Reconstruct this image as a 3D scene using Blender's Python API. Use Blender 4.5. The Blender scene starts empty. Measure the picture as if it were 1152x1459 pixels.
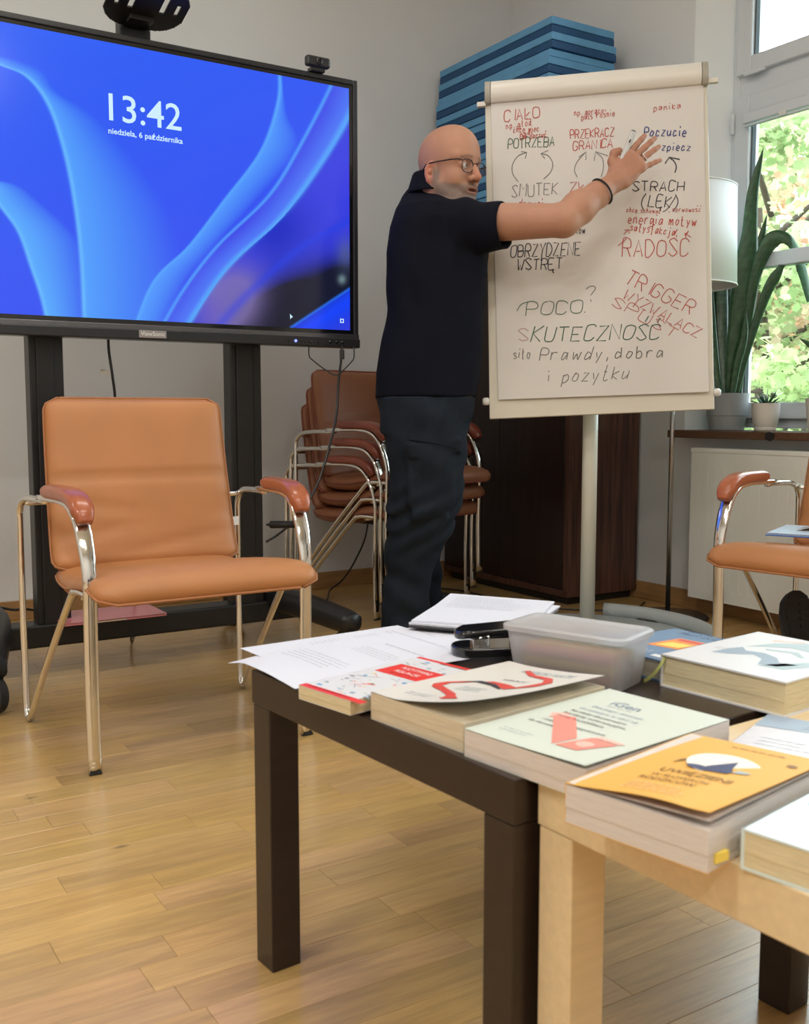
import bpy, math, random
import numpy as np
from mathutils import Vector, Matrix
random.seed(7)
S = bpy.context.scene
COL = S.collection
# ---------------------------------------------------------------- camera
F = 1450.0; CAMH = 0.80; PIT = math.atan((729.5 - 588) / F)
cp, sp = math.cos(PIT), math.sin(PIT)
cam = bpy.data.objects.new('camera', bpy.data.cameras.new('camera')); COL.objects.link(cam)
cam.location = (0, 0, CAMH); cam.rotation_euler = (math.pi / 2 - PIT, 0, 0)
cam.data.sensor_fit = 'HORIZONTAL'; cam.data.sensor_width = 36; cam.data.lens = 36 * F / 1152
cam.data.clip_start = 0.05; cam.data.clip_end = 200
cam.data.dof.use_dof = True; cam.data.dof.focus_distance = 3.4; cam.data.dof.aperture_fstop = 14
S.camera = cam
# ---------------------------------------------------------------- world (bright overcast sky)
w = bpy.data.worlds.new('sky'); S.world = w; w.use_nodes = True
nt = w.node_tree; bg = nt.nodes['Background']
tc = nt.nodes.new('ShaderNodeTexCoord'); sx = nt.nodes.new('ShaderNodeSeparateXYZ'); rmp = nt.nodes.new('ShaderNodeValToRGB')
nt.links.new(tc.outputs['Generated'], sx.inputs[0]); nt.links.new(sx.outputs['Z'], rmp.inputs[0])
rmp.color_ramp.elements[0].position = 0.0; rmp.color_ramp.elements[0].color = (0.55, 0.60, 0.62, 1)
rmp.color_ramp.elements[1].position = 0.12; rmp.color_ramp.elements[1].color = (0.78, 0.92, 1.0, 1)
nt.links.new(rmp.outputs[0], bg.inputs[0]); bg.inputs[1].default_value = 9.0
# ---------------------------------------------------------------- exposure and render look
S.view_settings.view_transform = 'Standard'; S.view_settings.look = 'None'
S.view_settings.exposure = -0.04; S.view_settings.gamma = 1.0; S.view_settings.use_curve_mapping = False
S.cycles.use_denoising = True
S.cycles.max_bounces = 8; S.cycles.diffuse_bounces = 5; S.cycles.transmission_bounces = 8
S.cycles.sample_clamp_indirect = 8; S.cycles.caustics_reflective = False; S.cycles.caustics_refractive = False

# ---------------------------------------------------------------- room frame: u along the screen wall, v towards it
A = math.radians(32.2)
U = np.array([math.cos(A), math.sin(A), 0.0]); V = np.array([-math.sin(A), math.cos(A), 0.0])
def W(u, v, z=0.0): return u * U + v * V + np.array([0, 0, z])
def WA(a):
    a = np.asarray(a, float); return a[:, :1] * U + a[:, 1:2] * V + a[:, 2:3] * np.array([0, 0, 1.0])
def ray(x, y):
    uu = (x - 576) / F; vv = (729.5 - y) / F
    return np.array([uu, cp + vv * sp, -sp + vv * cp])
def at(x, y, Y): r = ray(x, y); return np.array([0, 0, CAMH]) + r * Y / r[1]
def onplane(x, y, P, n):
    r = ray(x, y); o = np.array([0, 0, CAMH]); return o + r * np.dot(P - o, n) / np.dot(r, n)
def proj(P):
    P = np.asarray(P, float); d = P - np.array([0, 0, CAMH])
    z = d[..., 1] * cp - d[..., 2] * sp; y = d[..., 1] * sp + d[..., 2] * cp
    return 576 + F * d[..., 0] / z, 729.5 - F * y / z

ROOM_U0, ROOM_U1, ROOM_V0, ROOM_V1, CEIL = -2.9, 3.20, -3.0, 4.10, 3.30
def area(name, loc, rot, sx_, sy_, power, col):
    l = bpy.data.lights.new(name, 'AREA'); l.shape = 'RECTANGLE'; l.size = sx_; l.size_y = sy_; l.energy = power; l.color = col
    o = bpy.data.objects.new(name, l); COL.objects.link(o); o.location = loc; o.rotation_euler = rot
    return o
CEILING_LAMPS = [(-1.3, -1.6), (0.9, -1.6), (-1.3, 0.6), (0.9, 0.6), (-1.3, 2.6), (1.3, 2.4)]
LAMP_W = [40, 36, 38, 24, 17, 10]
for (lu, lv), pw in zip(CEILING_LAMPS, LAMP_W):
    area('ceiling_lamp_light', W(lu, lv, CEIL - 0.085), (0, 0, A), 1.14, 0.24, pw, (1.0, 0.955, 0.895))
# window portals: they only guide the sampling of the sky
for (v0, v1) in ((1.02, 2.84), (-2.3, -0.5)):
    o = area('window_portal', W(3.47, (v0 + v1) / 2, 1.75), (0, 0, 0), v1 - v0, 2.0, 1, (1, 1, 1))
    n = Vector(-U); o.rotation_euler = (Matrix((Vector(V), Vector((0, 0, 1)), Vector(U))).transposed()).to_euler()
    o.data.cycles.is_portal = True

# ================================================================ helpers
MAT = {}
def mat(name, col, rough=0.6, metal=0.0, spec=0.5, noise=0.0, nscale=30, bump=0.0, bscale=60, coat=0.0, emit=None, estr=1.0,
        trans=0.0, alpha=1.0, vcol=None, sss=0.0, sheen=0.0, stretch=None, col2=None, ior=1.45):
    m = bpy.data.materials.new(name); m.use_nodes = True; t = m.node_tree; b = t.nodes['Principled BSDF']
    c4 = (*col, 1)
    b.inputs['Base Color'].default_value = c4; b.inputs['Roughness'].default_value = rough; b.inputs['Metallic'].default_value = metal
    b.inputs['Specular IOR Level'].default_value = spec; b.inputs['Coat Weight'].default_value = coat; b.inputs['Coat Roughness'].default_value = 0.15
    b.inputs['IOR'].default_value = ior
    b.inputs['Transmission Weight'].default_value = trans; b.inputs['Alpha'].default_value = alpha
    if sss: b.inputs['Subsurface Weight'].default_value = sss; b.inputs['Subsurface Radius'].default_value = (0.02, 0.008, 0.004); b.inputs['Subsurface Scale'].default_value = 0.6
    if sheen: b.inputs['Sheen Weight'].default_value = sheen
    if emit: b.inputs['Emission Color'].default_value = (*emit, 1); b.inputs['Emission Strength'].default_value = estr
    src = None
    if vcol:
        a = t.nodes.new('ShaderNodeAttribute'); a.attribute_name = vcol; src = a.outputs['Color']
        t.links.new(src, b.inputs['Base Color'])
    tco = t.nodes.new('ShaderNodeTexCoord'); mp = t.nodes.new('ShaderNodeMapping')
    t.links.new(tco.outputs['Object'], mp.inputs[0])
    if stretch: mp.inputs['Scale'].default_value = stretch
    if noise:
        n = t.nodes.new('ShaderNodeTexNoise'); n.inputs['Scale'].default_value = nscale; n.inputs['Detail'].default_value = 5
        t.links.new(mp.outputs[0], n.inputs['Vector'])
        mx = t.nodes.new('ShaderNodeMix'); mx.data_type = 'RGBA'
        mr = t.nodes.new('ShaderNodeMapRange'); mr.inputs[1].default_value = 0.3; mr.inputs[2].default_value = 0.7
        t.links.new(n.outputs[0], mr.inputs[0]); t.links.new(mr.outputs[0], mx.inputs[0])
        if src:
            mm = t.nodes.new('ShaderNodeHueSaturation'); mm.inputs['Value'].default_value = 1 - noise
            t.links.new(src, mm.inputs['Color']); t.links.new(mm.outputs[0], mx.inputs[6]); t.links.new(src, mx.inputs[7])
        else:
            c2 = col2 or tuple(x * (1 - noise) for x in col)
            mx.inputs[6].default_value = c4; mx.inputs[7].default_value = (*c2, 1)
        t.links.new(mx.outputs[2], b.inputs['Base Color'])
    if bump:
        n2 = t.nodes.new('ShaderNodeTexNoise'); n2.inputs['Scale'].default_value = bscale; n2.inputs['Detail'].default_value = 4
        t.links.new(mp.outputs[0], n2.inputs['Vector'])
        bp = t.nodes.new('ShaderNodeBump'); bp.inputs['Strength'].default_value = bump; bp.inputs['Distance'].default_value = 0.01
        t.links.new(n2.outputs[0], bp.inputs['Height']); t.links.new(bp.outputs[0], b.inputs['Normal'])
    MAT[name] = m; return m

def nz(v):
    v = np.asarray(v, float); n = np.linalg.norm(v); return v / n if n > 1e-12 else v
def catmull(P, n=8, closed=False):
    P = [np.asarray(p, float) for p in P]; out = []
    N = len(P); rng = range(N if closed else N - 1)
    for i in rng:
        p0 = P[(i - 1) % N] if closed or i > 0 else 2 * P[0] - P[1]
        p1 = P[i % N]; p2 = P[(i + 1) % N]
        p3 = P[(i + 2) % N] if closed or i + 2 < N else 2 * P[-1] - P[-2]
        for k in range(n):
            t = k / n
            out.append(0.5 * ((2 * p1) + (-p0 + p2) * t + (2 * p0 - 5 * p1 + 4 * p2 - p3) * t * t + (-p0 + 3 * p1 - 3 * p2 + p3) * t ** 3))
    if not closed: out.append(P[-1])
    return out

XF = {}   # object -> 4x4 matrix (numpy) used while building
class MB:
    def __init__(s): s.v = []; s.f = []; s.c = None
    def add(s, vs, fs):
        o = len(s.v); s.v.extend([np.asarray(p, float) for p in vs]); s.f.extend([tuple(o + i for i in f) for f in fs]); return s
    def hexa(s, b, t):  # 4 bottom + 4 top corners
        return s.add(list(b) + list(t), [(3, 2, 1, 0), (4, 5, 6, 7), (0, 1, 5, 4), (1, 2, 6, 5), (2, 3, 7, 6), (3, 0, 4, 7)])
    def box(s, p0, p1, fr=None):
        (x0, y0, z0), (x1, y1, z1) = p0, p1
        c = [(x0, y0, z0), (x1, y0, z0), (x1, y1, z0), (x0, y1, z0), (x0, y0, z1), (x1, y0, z1), (x1, y1, z1), (x0, y1, z1)]
        if fr: c = [fr(*q) for q in c]
        return s.hexa(c[:4], c[4:])
    def cbox(s, c, ax, ay, az, hx, hy, hz):
        c = np.asarray(c, float); ax, ay, az = nz(ax), nz(ay), nz(az)
        q = [c + sx_ * hx * ax + sy_ * hy * ay + sz_ * hz * az for sz_ in (-1, 1) for sx_, sy_ in ((-1, -1), (1, -1), (1, 1), (-1, 1))]
        return s.hexa(q[:4], q[4:])
    def tube(s, P, r, n=10, r2=None, up=None, caps=True, closed=False, sq=None):
        P = [np.asarray(p, float) for p in P]; N = len(P); rs = r if hasattr(r, '__len__') else [r] * N
        r2s = r2 if hasattr(r2, '__len__') else ([r2] * N if r2 else rs)
        rings = []; prev = None
        for i in range(N):
            if closed: t = nz(P[(i + 1) % N] - P[i - 1])
            else: t = nz(P[min(i + 1, N - 1)] - P[max(i - 1, 0)])
            if up is not None: a = np.asarray(up, float); a = nz(a - t * np.dot(a, t))
            elif prev is None:
                a = np.array([0, 0, 1.0]) if abs(t[2]) < 0.9 else np.array([1.0, 0, 0]); a = nz(a - t * np.dot(a, t))
            else: a = nz(prev - t * np.dot(prev, t))
            prev = a; b = np.cross(t, a); rg = []
            for k in range(n):
                th = 2 * math.pi * (k + (0.5 if sq else 0)) / n; c_, s_ = math.cos(th), math.sin(th)
                if sq: c_ = math.copysign(abs(c_) ** sq, c_); s_ = math.copysign(abs(s_) ** sq, s_)
                rg.append(P[i] + a * c_ * rs[i] + b * s_ * r2s[i])
            rings.append(rg)
        vs = [p for rg in rings for p in rg]; fs = []
        for i in range(N if closed else N - 1):
            j = (i + 1) % N
            for k in range(n): fs.append((i * n + k, i * n + (k + 1) % n, j * n + (k + 1) % n, j * n + k))
        if caps and not closed: fs.append(tuple(range(n - 1, -1, -1))); fs.append(tuple((N - 1) * n + k for k in range(n)))
        return s.add(vs, fs)
    def lathe(s, prof, c, n=32, ax=(0, 0, 1), sy=1.0, rot=0):
        c = np.asarray(c, float); ax = nz(ax); a = np.array([1.0, 0, 0]) if abs(ax[0]) < 0.9 else np.array([0, 1.0, 0]); a = nz(a - ax * np.dot(a, ax)); b = np.cross(ax, a)
        if rot: a, b = a * math.cos(rot) + b * math.sin(rot), -a * math.sin(rot) + b * math.cos(rot)
        vs = []; fs = []
        for r, h in prof:
            for k in range(n): th = 2 * math.pi * k / n; vs.append(c + ax * h + a * r * math.cos(th) + b * r * sy * math.sin(th))
        m = len(prof)
        for i in range(m - 1):
            for k in range(n): fs.append((i * n + k, i * n + (k + 1) % n, (i + 1) * n + (k + 1) % n, (i + 1) * n + k))
        if prof[0][0] > 1e-6: fs.append(tuple(range(n - 1, -1, -1)))
        if prof[-1][0] > 1e-6: fs.append(tuple((m - 1) * n + k for k in range(n)))
        return s.add(vs, fs)
    def prism(s, poly, fr, h0, h1):
        n = len(poly); vs = [fr(x, y, h0) for x, y in poly] + [fr(x, y, h1) for x, y in poly]
        fs = [tuple(range(n - 1, -1, -1)), tuple(range(n, 2 * n))] + [(i, (i + 1) % n, n + (i + 1) % n, n + i) for i in range(n)]
        return s.add(vs, fs)
    def ell(s, c, r, n=16, m=10, M=None):
        c = np.asarray(c, float); vs = []; fs = []
        for i in range(m + 1):
            ph = math.pi * i / m
            for k in range(n):
                th = 2 * math.pi * k / n; p = np.array([r[0] * math.sin(ph) * math.cos(th), r[1] * math.sin(ph) * math.sin(th), r[2] * math.cos(ph)])
                if M is not None: p = M @ p
                vs.append(c + p)
        for i in range(m):
            for k in range(n): fs.append((i * n + k, (i + 1) * n + k, (i + 1) * n + (k + 1) % n, i * n + (k + 1) % n))
        return s.add(vs, fs)
    def grid(s, fn, nu, nv, closed_u=False):
        vs = [fn(i / nu, j / nv) for j in range(nv + 1) for i in range(nu + 1)]; m = nu + 1
        return s.add(vs, [(j * m + i, j * m + i + 1, (j + 1) * m + i + 1, (j + 1) * m + i) for j in range(nv) for i in range(nu)])
    def build(s, name, m, parent=None, smooth=False, bevel=0, seg=2, sub=0, kind=None, label=None, weld=False, auto=None):
        me = bpy.data.meshes.new(name); vs = np.array(s.v)
        if parent is not None and parent in XF:
            Mi = np.linalg.inv(XF[parent]); vs = vs @ Mi[:3, :3].T + Mi[:3, 3]
        me.from_pydata([tuple(p) for p in vs], [], s.f); me.validate(); me.update()
        o = bpy.data.objects.new(name, me); COL.objects.link(o)
        if m is not None: me.materials.append(MAT[m] if isinstance(m, str) else m)
        if parent is not None:
            o.parent = parent
            if parent in XF: XF[o] = XF[parent]
        else: XF[o] = np.eye(4)
        if smooth or auto:
            me.polygons.foreach_set('use_smooth', [True] * len(me.polygons))
        if bevel:
            b = o.modifiers.new('bevel', 'BEVEL'); b.width = bevel; b.segments = seg; b.limit_method = 'ANGLE'; b.angle_limit = math.radians(40)
            me.polygons.foreach_set('use_smooth', [True] * len(me.polygons))
            b.harden_normals = True
        if auto:
            try: me.set_sharp_from_angle(angle=math.radians(auto))
            except Exception: pass
        if sub:
            q = o.modifiers.new('sub', 'SUBSURF'); q.levels = sub; q.render_levels = sub
        if kind: o['kind'] = kind
        if label: o['label'] = label
        return o

def thing(name, label, cat, loc=(0, 0, 0), rz=0.0, group=None):
    o = bpy.data.objects.new(name, None); COL.objects.link(o); o.empty_display_size = 0.05
    loc = np.asarray(loc, float); o.location = loc; o.rotation_euler = (0, 0, rz)
    M = np.eye(4); c_, s_ = math.cos(rz), math.sin(rz); M[0, 0] = c_; M[0, 1] = -s_; M[1, 0] = s_; M[1, 1] = c_; M[:3, 3] = loc; XF[o] = M
    o['label'] = label; o['category'] = cat
    if group: o['group'] = group
    return o
def tag(o, label, cat, group=None):
    o['label'] = label; o['category'] = cat
    if group: o['group'] = group
    return o
def struct(o): o['kind'] = 'structure'; return o
def copy_tree(o, parent=None):
    c = o.copy(); COL.objects.link(c)
    if parent is not None: c.parent = parent
    for ch in list(o.children): copy_tree(ch, c)
    return c

# ================================================================ materials
mat('wall_paint', (0.70, 0.715, 0.73), 0.75, noise=0.05, nscale=3, bump=0.06, bscale=180)
mat('ceiling_paint', (0.75, 0.74, 0.72), 0.85)
mat('reveal_paint', (0.82, 0.87, 0.90), 0.6, noise=0.03, nscale=4)  # lightened and blued: window daylight put into the paint
mat('pvc_white', (0.62, 0.66, 0.70), 0.35, noise=0.02, nscale=5)
mat('rubber_seal', (0.05, 0.07, 0.08), 0.6)
mat('sill_wood', (0.13, 0.065, 0.035), 0.3, noise=0.4, nscale=12, stretch=(1, 8, 8))
mat('baseboard_wood', (0.42, 0.24, 0.10), 0.4, noise=0.3, nscale=10, stretch=(1, 1, 9))
mat('radiator_enamel', (0.70, 0.70, 0.65), 0.32)
mat('black_metal', (0.012, 0.012, 0.013), 0.38, noise=0.3, nscale=40)
mat('black_plastic', (0.015, 0.015, 0.016), 0.3)
mat('black_gloss', (0.006, 0.006, 0.007), 0.08, coat=0.6)
mat('bezel_dark', (0.02, 0.021, 0.024), 0.28)
mat('bezel_grey', (0.16, 0.16, 0.17), 0.22, metal=0.8)
mat('logo_plate', (0.30, 0.28, 0.28), 0.35, metal=0.3)
mat('rubber', (0.015, 0.015, 0.015), 0.7)
mat('chrome', (0.80, 0.78, 0.74), 0.09, metal=1.0)
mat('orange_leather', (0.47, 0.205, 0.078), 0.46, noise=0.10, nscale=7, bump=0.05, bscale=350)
mat('stack_leather_shaded', (0.31, 0.125, 0.062), 0.45, noise=0.10, nscale=7, bump=0.05, bscale=350)  # same leather as the orange chairs, shade of the stack put into the colour
mat('piping', (0.36, 0.15, 0.06), 0.5)
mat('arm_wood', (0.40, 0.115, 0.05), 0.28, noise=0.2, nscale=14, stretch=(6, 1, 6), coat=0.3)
mat('arm_wood_shaded', (0.25, 0.055, 0.03), 0.3, noise=0.2, nscale=14, stretch=(6, 1, 6), coat=0.3)  # arm wood of the stacked chairs, darkened to carry their shade
mat('cabinet_wood', (0.135, 0.062, 0.042), 0.30, noise=0.72, nscale=7, stretch=(9, 9, 0.5), col2=(0.040, 0.019, 0.016))
mat('cabinet_front', (0.030, 0.015, 0.013), 0.30, noise=0.5, nscale=7, stretch=(9, 9, 0.5))
mat('table_dark', (0.028, 0.017, 0.013), 0.30, noise=0.25, nscale=10, stretch=(1, 8, 8))
mat('table_birch', (0.72, 0.57, 0.35), 0.38, noise=0.10, nscale=12, stretch=(1, 9, 9))
mat('mat_light', (0.12, 0.34, 0.60), 0.6, noise=0.12, nscale=15, bump=0.1, bscale=90)
mat('mat_dark', (0.012, 0.075, 0.20), 0.6, noise=0.15, nscale=15, bump=0.1, bscale=90)
mat('chart_white', (0.62, 0.59, 0.50), 0.32)
mat('chart_paper', (0.64, 0.615, 0.59), 0.55, noise=0.03, nscale=3)
mat('chart_header', (0.68, 0.655, 0.60), 0.35)
mat('chart_cap', (0.36, 0.34, 0.29), 0.4)
mat('chart_post', (0.62, 0.62, 0.54), 0.3)
mat('ring_grey', (0.46, 0.50, 0.51), 0.28)
mat('ink_red', (0.42, 0.045, 0.03), 0.6); mat('ink_black', (0.035, 0.035, 0.045), 0.6); mat('ink_green', (0.035, 0.11, 0.07), 0.6)
mat('ink_blue', (0.03, 0.04, 0.20), 0.6); mat('ink_grey', (0.16, 0.16, 0.15), 0.6); mat('ink_faint', (0.42, 0.28, 0.27), 0.6)
mat('lamp_shade', (0.78, 0.80, 0.82), 0.7, trans=0.0)
mat('lamp_steel', (0.42, 0.40, 0.38), 0.22, metal=1.0)
mat('lamp_base', (0.10, 0.095, 0.09), 0.25, metal=0.7)
mat('pot_grey', (0.27, 0.29, 0.30), 0.45, noise=0.05, nscale=20)
mat('pot_white', (0.66, 0.63, 0.58), 0.4)
mat('soil', (0.05, 0.03, 0.02), 0.9, bump=0.5, bscale=120)
mat('cloth_navy', (0.0048, 0.0060, 0.0125), 0.9, spec=0.2, noise=0.25, nscale=8, bump=0.10, bscale=500)
mat('cloth_trouser', (0.012, 0.018, 0.028), 0.88, spec=0.25, noise=0.35, nscale=6, bump=0.15, bscale=400)
mat('skin', (0.6, 0.3, 0.2), 0.52, spec=0.35, vcol='col', sss=0.08, bump=0.05, bscale=260, noise=0.06, nscale=25)
mat('eye_white', (0.7, 0.68, 0.66), 0.2); mat('iris', (0.07, 0.05, 0.035), 0.15)
mat('glass_frame', (0.02, 0.012, 0.014), 0.25)
mat('lens', (0.95, 0.97, 1.0), 0.02, trans=1.0, ior=1.12)
mat('silver', (0.75, 0.74, 0.72), 0.2, metal=1.0)
mat('shoe_leather', (0.012, 0.012, 0.014), 0.4)
mat('shoe_sole', (0.03, 0.03, 0.03), 0.65, noise=0.3, nscale=30)
mat('paper_white', (0.64, 0.66, 0.74), 0.6)
mat('print_grey', (0.40, 0.41, 0.46), 0.7)
mat('pages_cream', (0.66, 0.57, 0.42), 0.7, noise=0.22, nscale=40, stretch=(1, 1, 30))
mat('pages_yellow', (0.72, 0.62, 0.40), 0.7, noise=0.22, nscale=40, stretch=(1, 1, 30))
mat('pages_grey', (0.66, 0.60, 0.56), 0.7, noise=0.12, nscale=40, stretch=(1, 1, 30))
mat('cover_white', (0.66, 0.67, 0.70), 0.35); mat('cover_mint', (0.63, 0.69, 0.62), 0.3); mat('cover_cream', (0.66, 0.64, 0.60), 0.4)
mat('cover_orange', (0.74, 0.41, 0.085), 0.5); mat('cover_red', (0.72, 0.05, 0.04), 0.35); mat('cover_blue', (0.14, 0.24, 0.38), 0.35)
mat('cover_paleblue', (0.62, 0.74, 0.77), 0.22, noise=0.0); mat('cover_lavender', (0.58, 0.55, 0.60), 0.2)
mat('pr_red', (0.62, 0.07, 0.05), 0.45); mat('pr_salmon', (0.86, 0.27, 0.22), 0.4); mat('pr_pink', (0.85, 0.50, 0.43), 0.4)
mat('pr_black', (0.04, 0.04, 0.045), 0.5); mat('pr_navy', (0.05, 0.06, 0.14), 0.5); mat('pr_cream', (0.82, 0.78, 0.68), 0.5)
mat('pr_greyblue', (0.36, 0.46, 0.50), 0.4); mat('pr_slate', (0.26, 0.33, 0.42), 0.4); mat('pr_orange', (0.80, 0.28, 0.07), 0.4)
mat('pr_yellow', (0.85, 0.66, 0.12), 0.4); mat('pr_green', (0.35, 0.52, 0.25), 0.4); mat('pr_blue', (0.13, 0.35, 0.62), 0.4)
mat('pr_white', (0.85, 0.85, 0.85), 0.4); mat('pr_lightorange', (0.88, 0.62, 0.30), 0.4); mat('pr_brown', (0.22, 0.11, 0.03), 0.5)
mat('ribbon_green', (0.40, 0.42, 0.13), 0.5)
def m_box():
    m = bpy.data.materials.new('box_plastic'); m.use_nodes = True; t = m.node_tree; b = t.nodes['Principled BSDF']; b.inputs['Base Color'].default_value = (.93, .93, .95, 1); b.inputs['Roughness'].default_value = .3
    o = t.nodes['Material Output']; tr = t.nodes.new('ShaderNodeBsdfTransparent'); tl = t.nodes.new('ShaderNodeBsdfTranslucent'); tl.inputs[0].default_value = (.97, .97, .98, 1); m1 = t.nodes.new('ShaderNodeMixShader'); m2 = t.nodes.new('ShaderNodeMixShader')
    rf = t.nodes.new('ShaderNodeBsdfRefraction'); rf.inputs['Roughness'].default_value = .10; rf.inputs['IOR'].default_value = 1.02; rf.inputs[0].default_value = (.97, .97, .98, 1)
    m1.inputs[0].default_value = .4; t.links.new(b.outputs[0], m1.inputs[1]); t.links.new(tl.outputs[0], m1.inputs[2]); m2.inputs[0].default_value = .46; t.links.new(m1.outputs[0], m2.inputs[1]); t.links.new(rf.outputs[0], m2.inputs[2]); t.links.new(m2.outputs[0], o.inputs[0]); MAT['box_plastic'] = m
m_box()
mat('tag_white', (0.7, 0.7, 0.68), 0.5)
mat('folder_pink', (0.62, 0.22, 0.24), 0.25)
mat('folder_blue', (0.03, 0.12, 0.42), 0.35); mat('sheet_lightblue', (0.50, 0.66, 0.85), 0.4); mat('sheet_green', (0.62, 0.78, 0.35), 0.5); mat('sheet_orange', (0.90, 0.38, 0.05), 0.5)
mat('sansevieria', (0.05, 0.12, 0.06), 0.35, vcol='col', noise=0.45, nscale=26, stretch=(1, 1, 2.2))
mat('aloe', (0.03, 0.10, 0.05), 0.4, noise=0.3, nscale=60)
mat('bark', (0.10, 0.07, 0.05), 0.9, noise=0.4, nscale=10, bump=0.6, bscale=20)
mat('grass', (0.10, 0.22, 0.05), 0.9, noise=0.4, nscale=4)
mat('house_wall', (0.55, 0.53, 0.48), 0.8); mat('house_glass', (0.10, 0.16, 0.15), 0.2); mat('house_roof', (0.30, 0.12, 0.08), 0.8)
mat('lamp_diffuser', (0.9, 0.9, 0.9), 0.5, emit=(1.0, 0.88, 0.72), estr=3.0)
mat('led_blue', (0.1, 0.1, 0.5), 0.3, emit=(0.15, 0.2, 1.0), estr=3)
mat('screen_text', (0, 0, 0), 0.5, emit=(0.62, 0.86, 1.0), estr=1.0)
def m_pane():
    m = bpy.data.materials.new('window_glass'); m.use_nodes = True; t = m.node_tree; t.nodes.clear()
    o = t.nodes.new('ShaderNodeOutputMaterial'); tr = t.nodes.new('ShaderNodeBsdfTransparent'); gl = t.nodes.new('ShaderNodeBsdfGlossy'); gl.inputs['Roughness'].default_value = 0.02
    mx = t.nodes.new('ShaderNodeMixShader'); fr = t.nodes.new('ShaderNodeFresnel'); fr.inputs[0].default_value = 1.3
    tr.inputs[0].default_value = (0.97, 0.99, 0.98, 1)
    t.links.new(fr.outputs[0], mx.inputs[0]); t.links.new(tr.outputs[0], mx.inputs[1]); t.links.new(gl.outputs[0], mx.inputs[2]); t.links.new(mx.outputs[0], o.inputs[0]); MAT['window_glass'] = m
m_pane()
def m_screen():
    m = bpy.data.materials.new('screen_picture'); m.use_nodes = True; t = m.node_tree; b = t.nodes['Principled BSDF']
    b.inputs['Base Color'].default_value = (0.002, 0.002, 0.002, 1); b.inputs['Roughness'].default_value = 0.16; b.inputs['Specular IOR Level'].default_value = 0.4
    a = t.nodes.new('ShaderNodeAttribute'); a.attribute_name = 'col'; t.links.new(a.outputs['Color'], b.inputs['Emission Color']); b.inputs['Emission Strength'].default_value = 1.0
    MAT['screen_picture'] = m
m_screen()
def m_leaf():
    m = bpy.data.materials.new('maple_leaf'); m.use_nodes = True; t = m.node_tree; t.nodes.clear()
    o = t.nodes.new('ShaderNodeOutputMaterial'); d = t.nodes.new('ShaderNodeBsdfDiffuse'); tl = t.nodes.new('ShaderNodeBsdfTranslucent'); mx = t.nodes.new('ShaderNodeMixShader'); mx.inputs[0].default_value = 0.5
    a = t.nodes.new('ShaderNodeAttribute'); a.attribute_name = 'col'
    t.links.new(a.outputs['Color'], d.inputs[0]); t.links.new(a.outputs['Color'], tl.inputs[0]); t.links.new(d.outputs[0], mx.inputs[1]); t.links.new(tl.outputs[0], mx.inputs[2]); t.links.new(mx.outputs[0], o.inputs[0]); MAT['maple_leaf'] = m
m_leaf()
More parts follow.
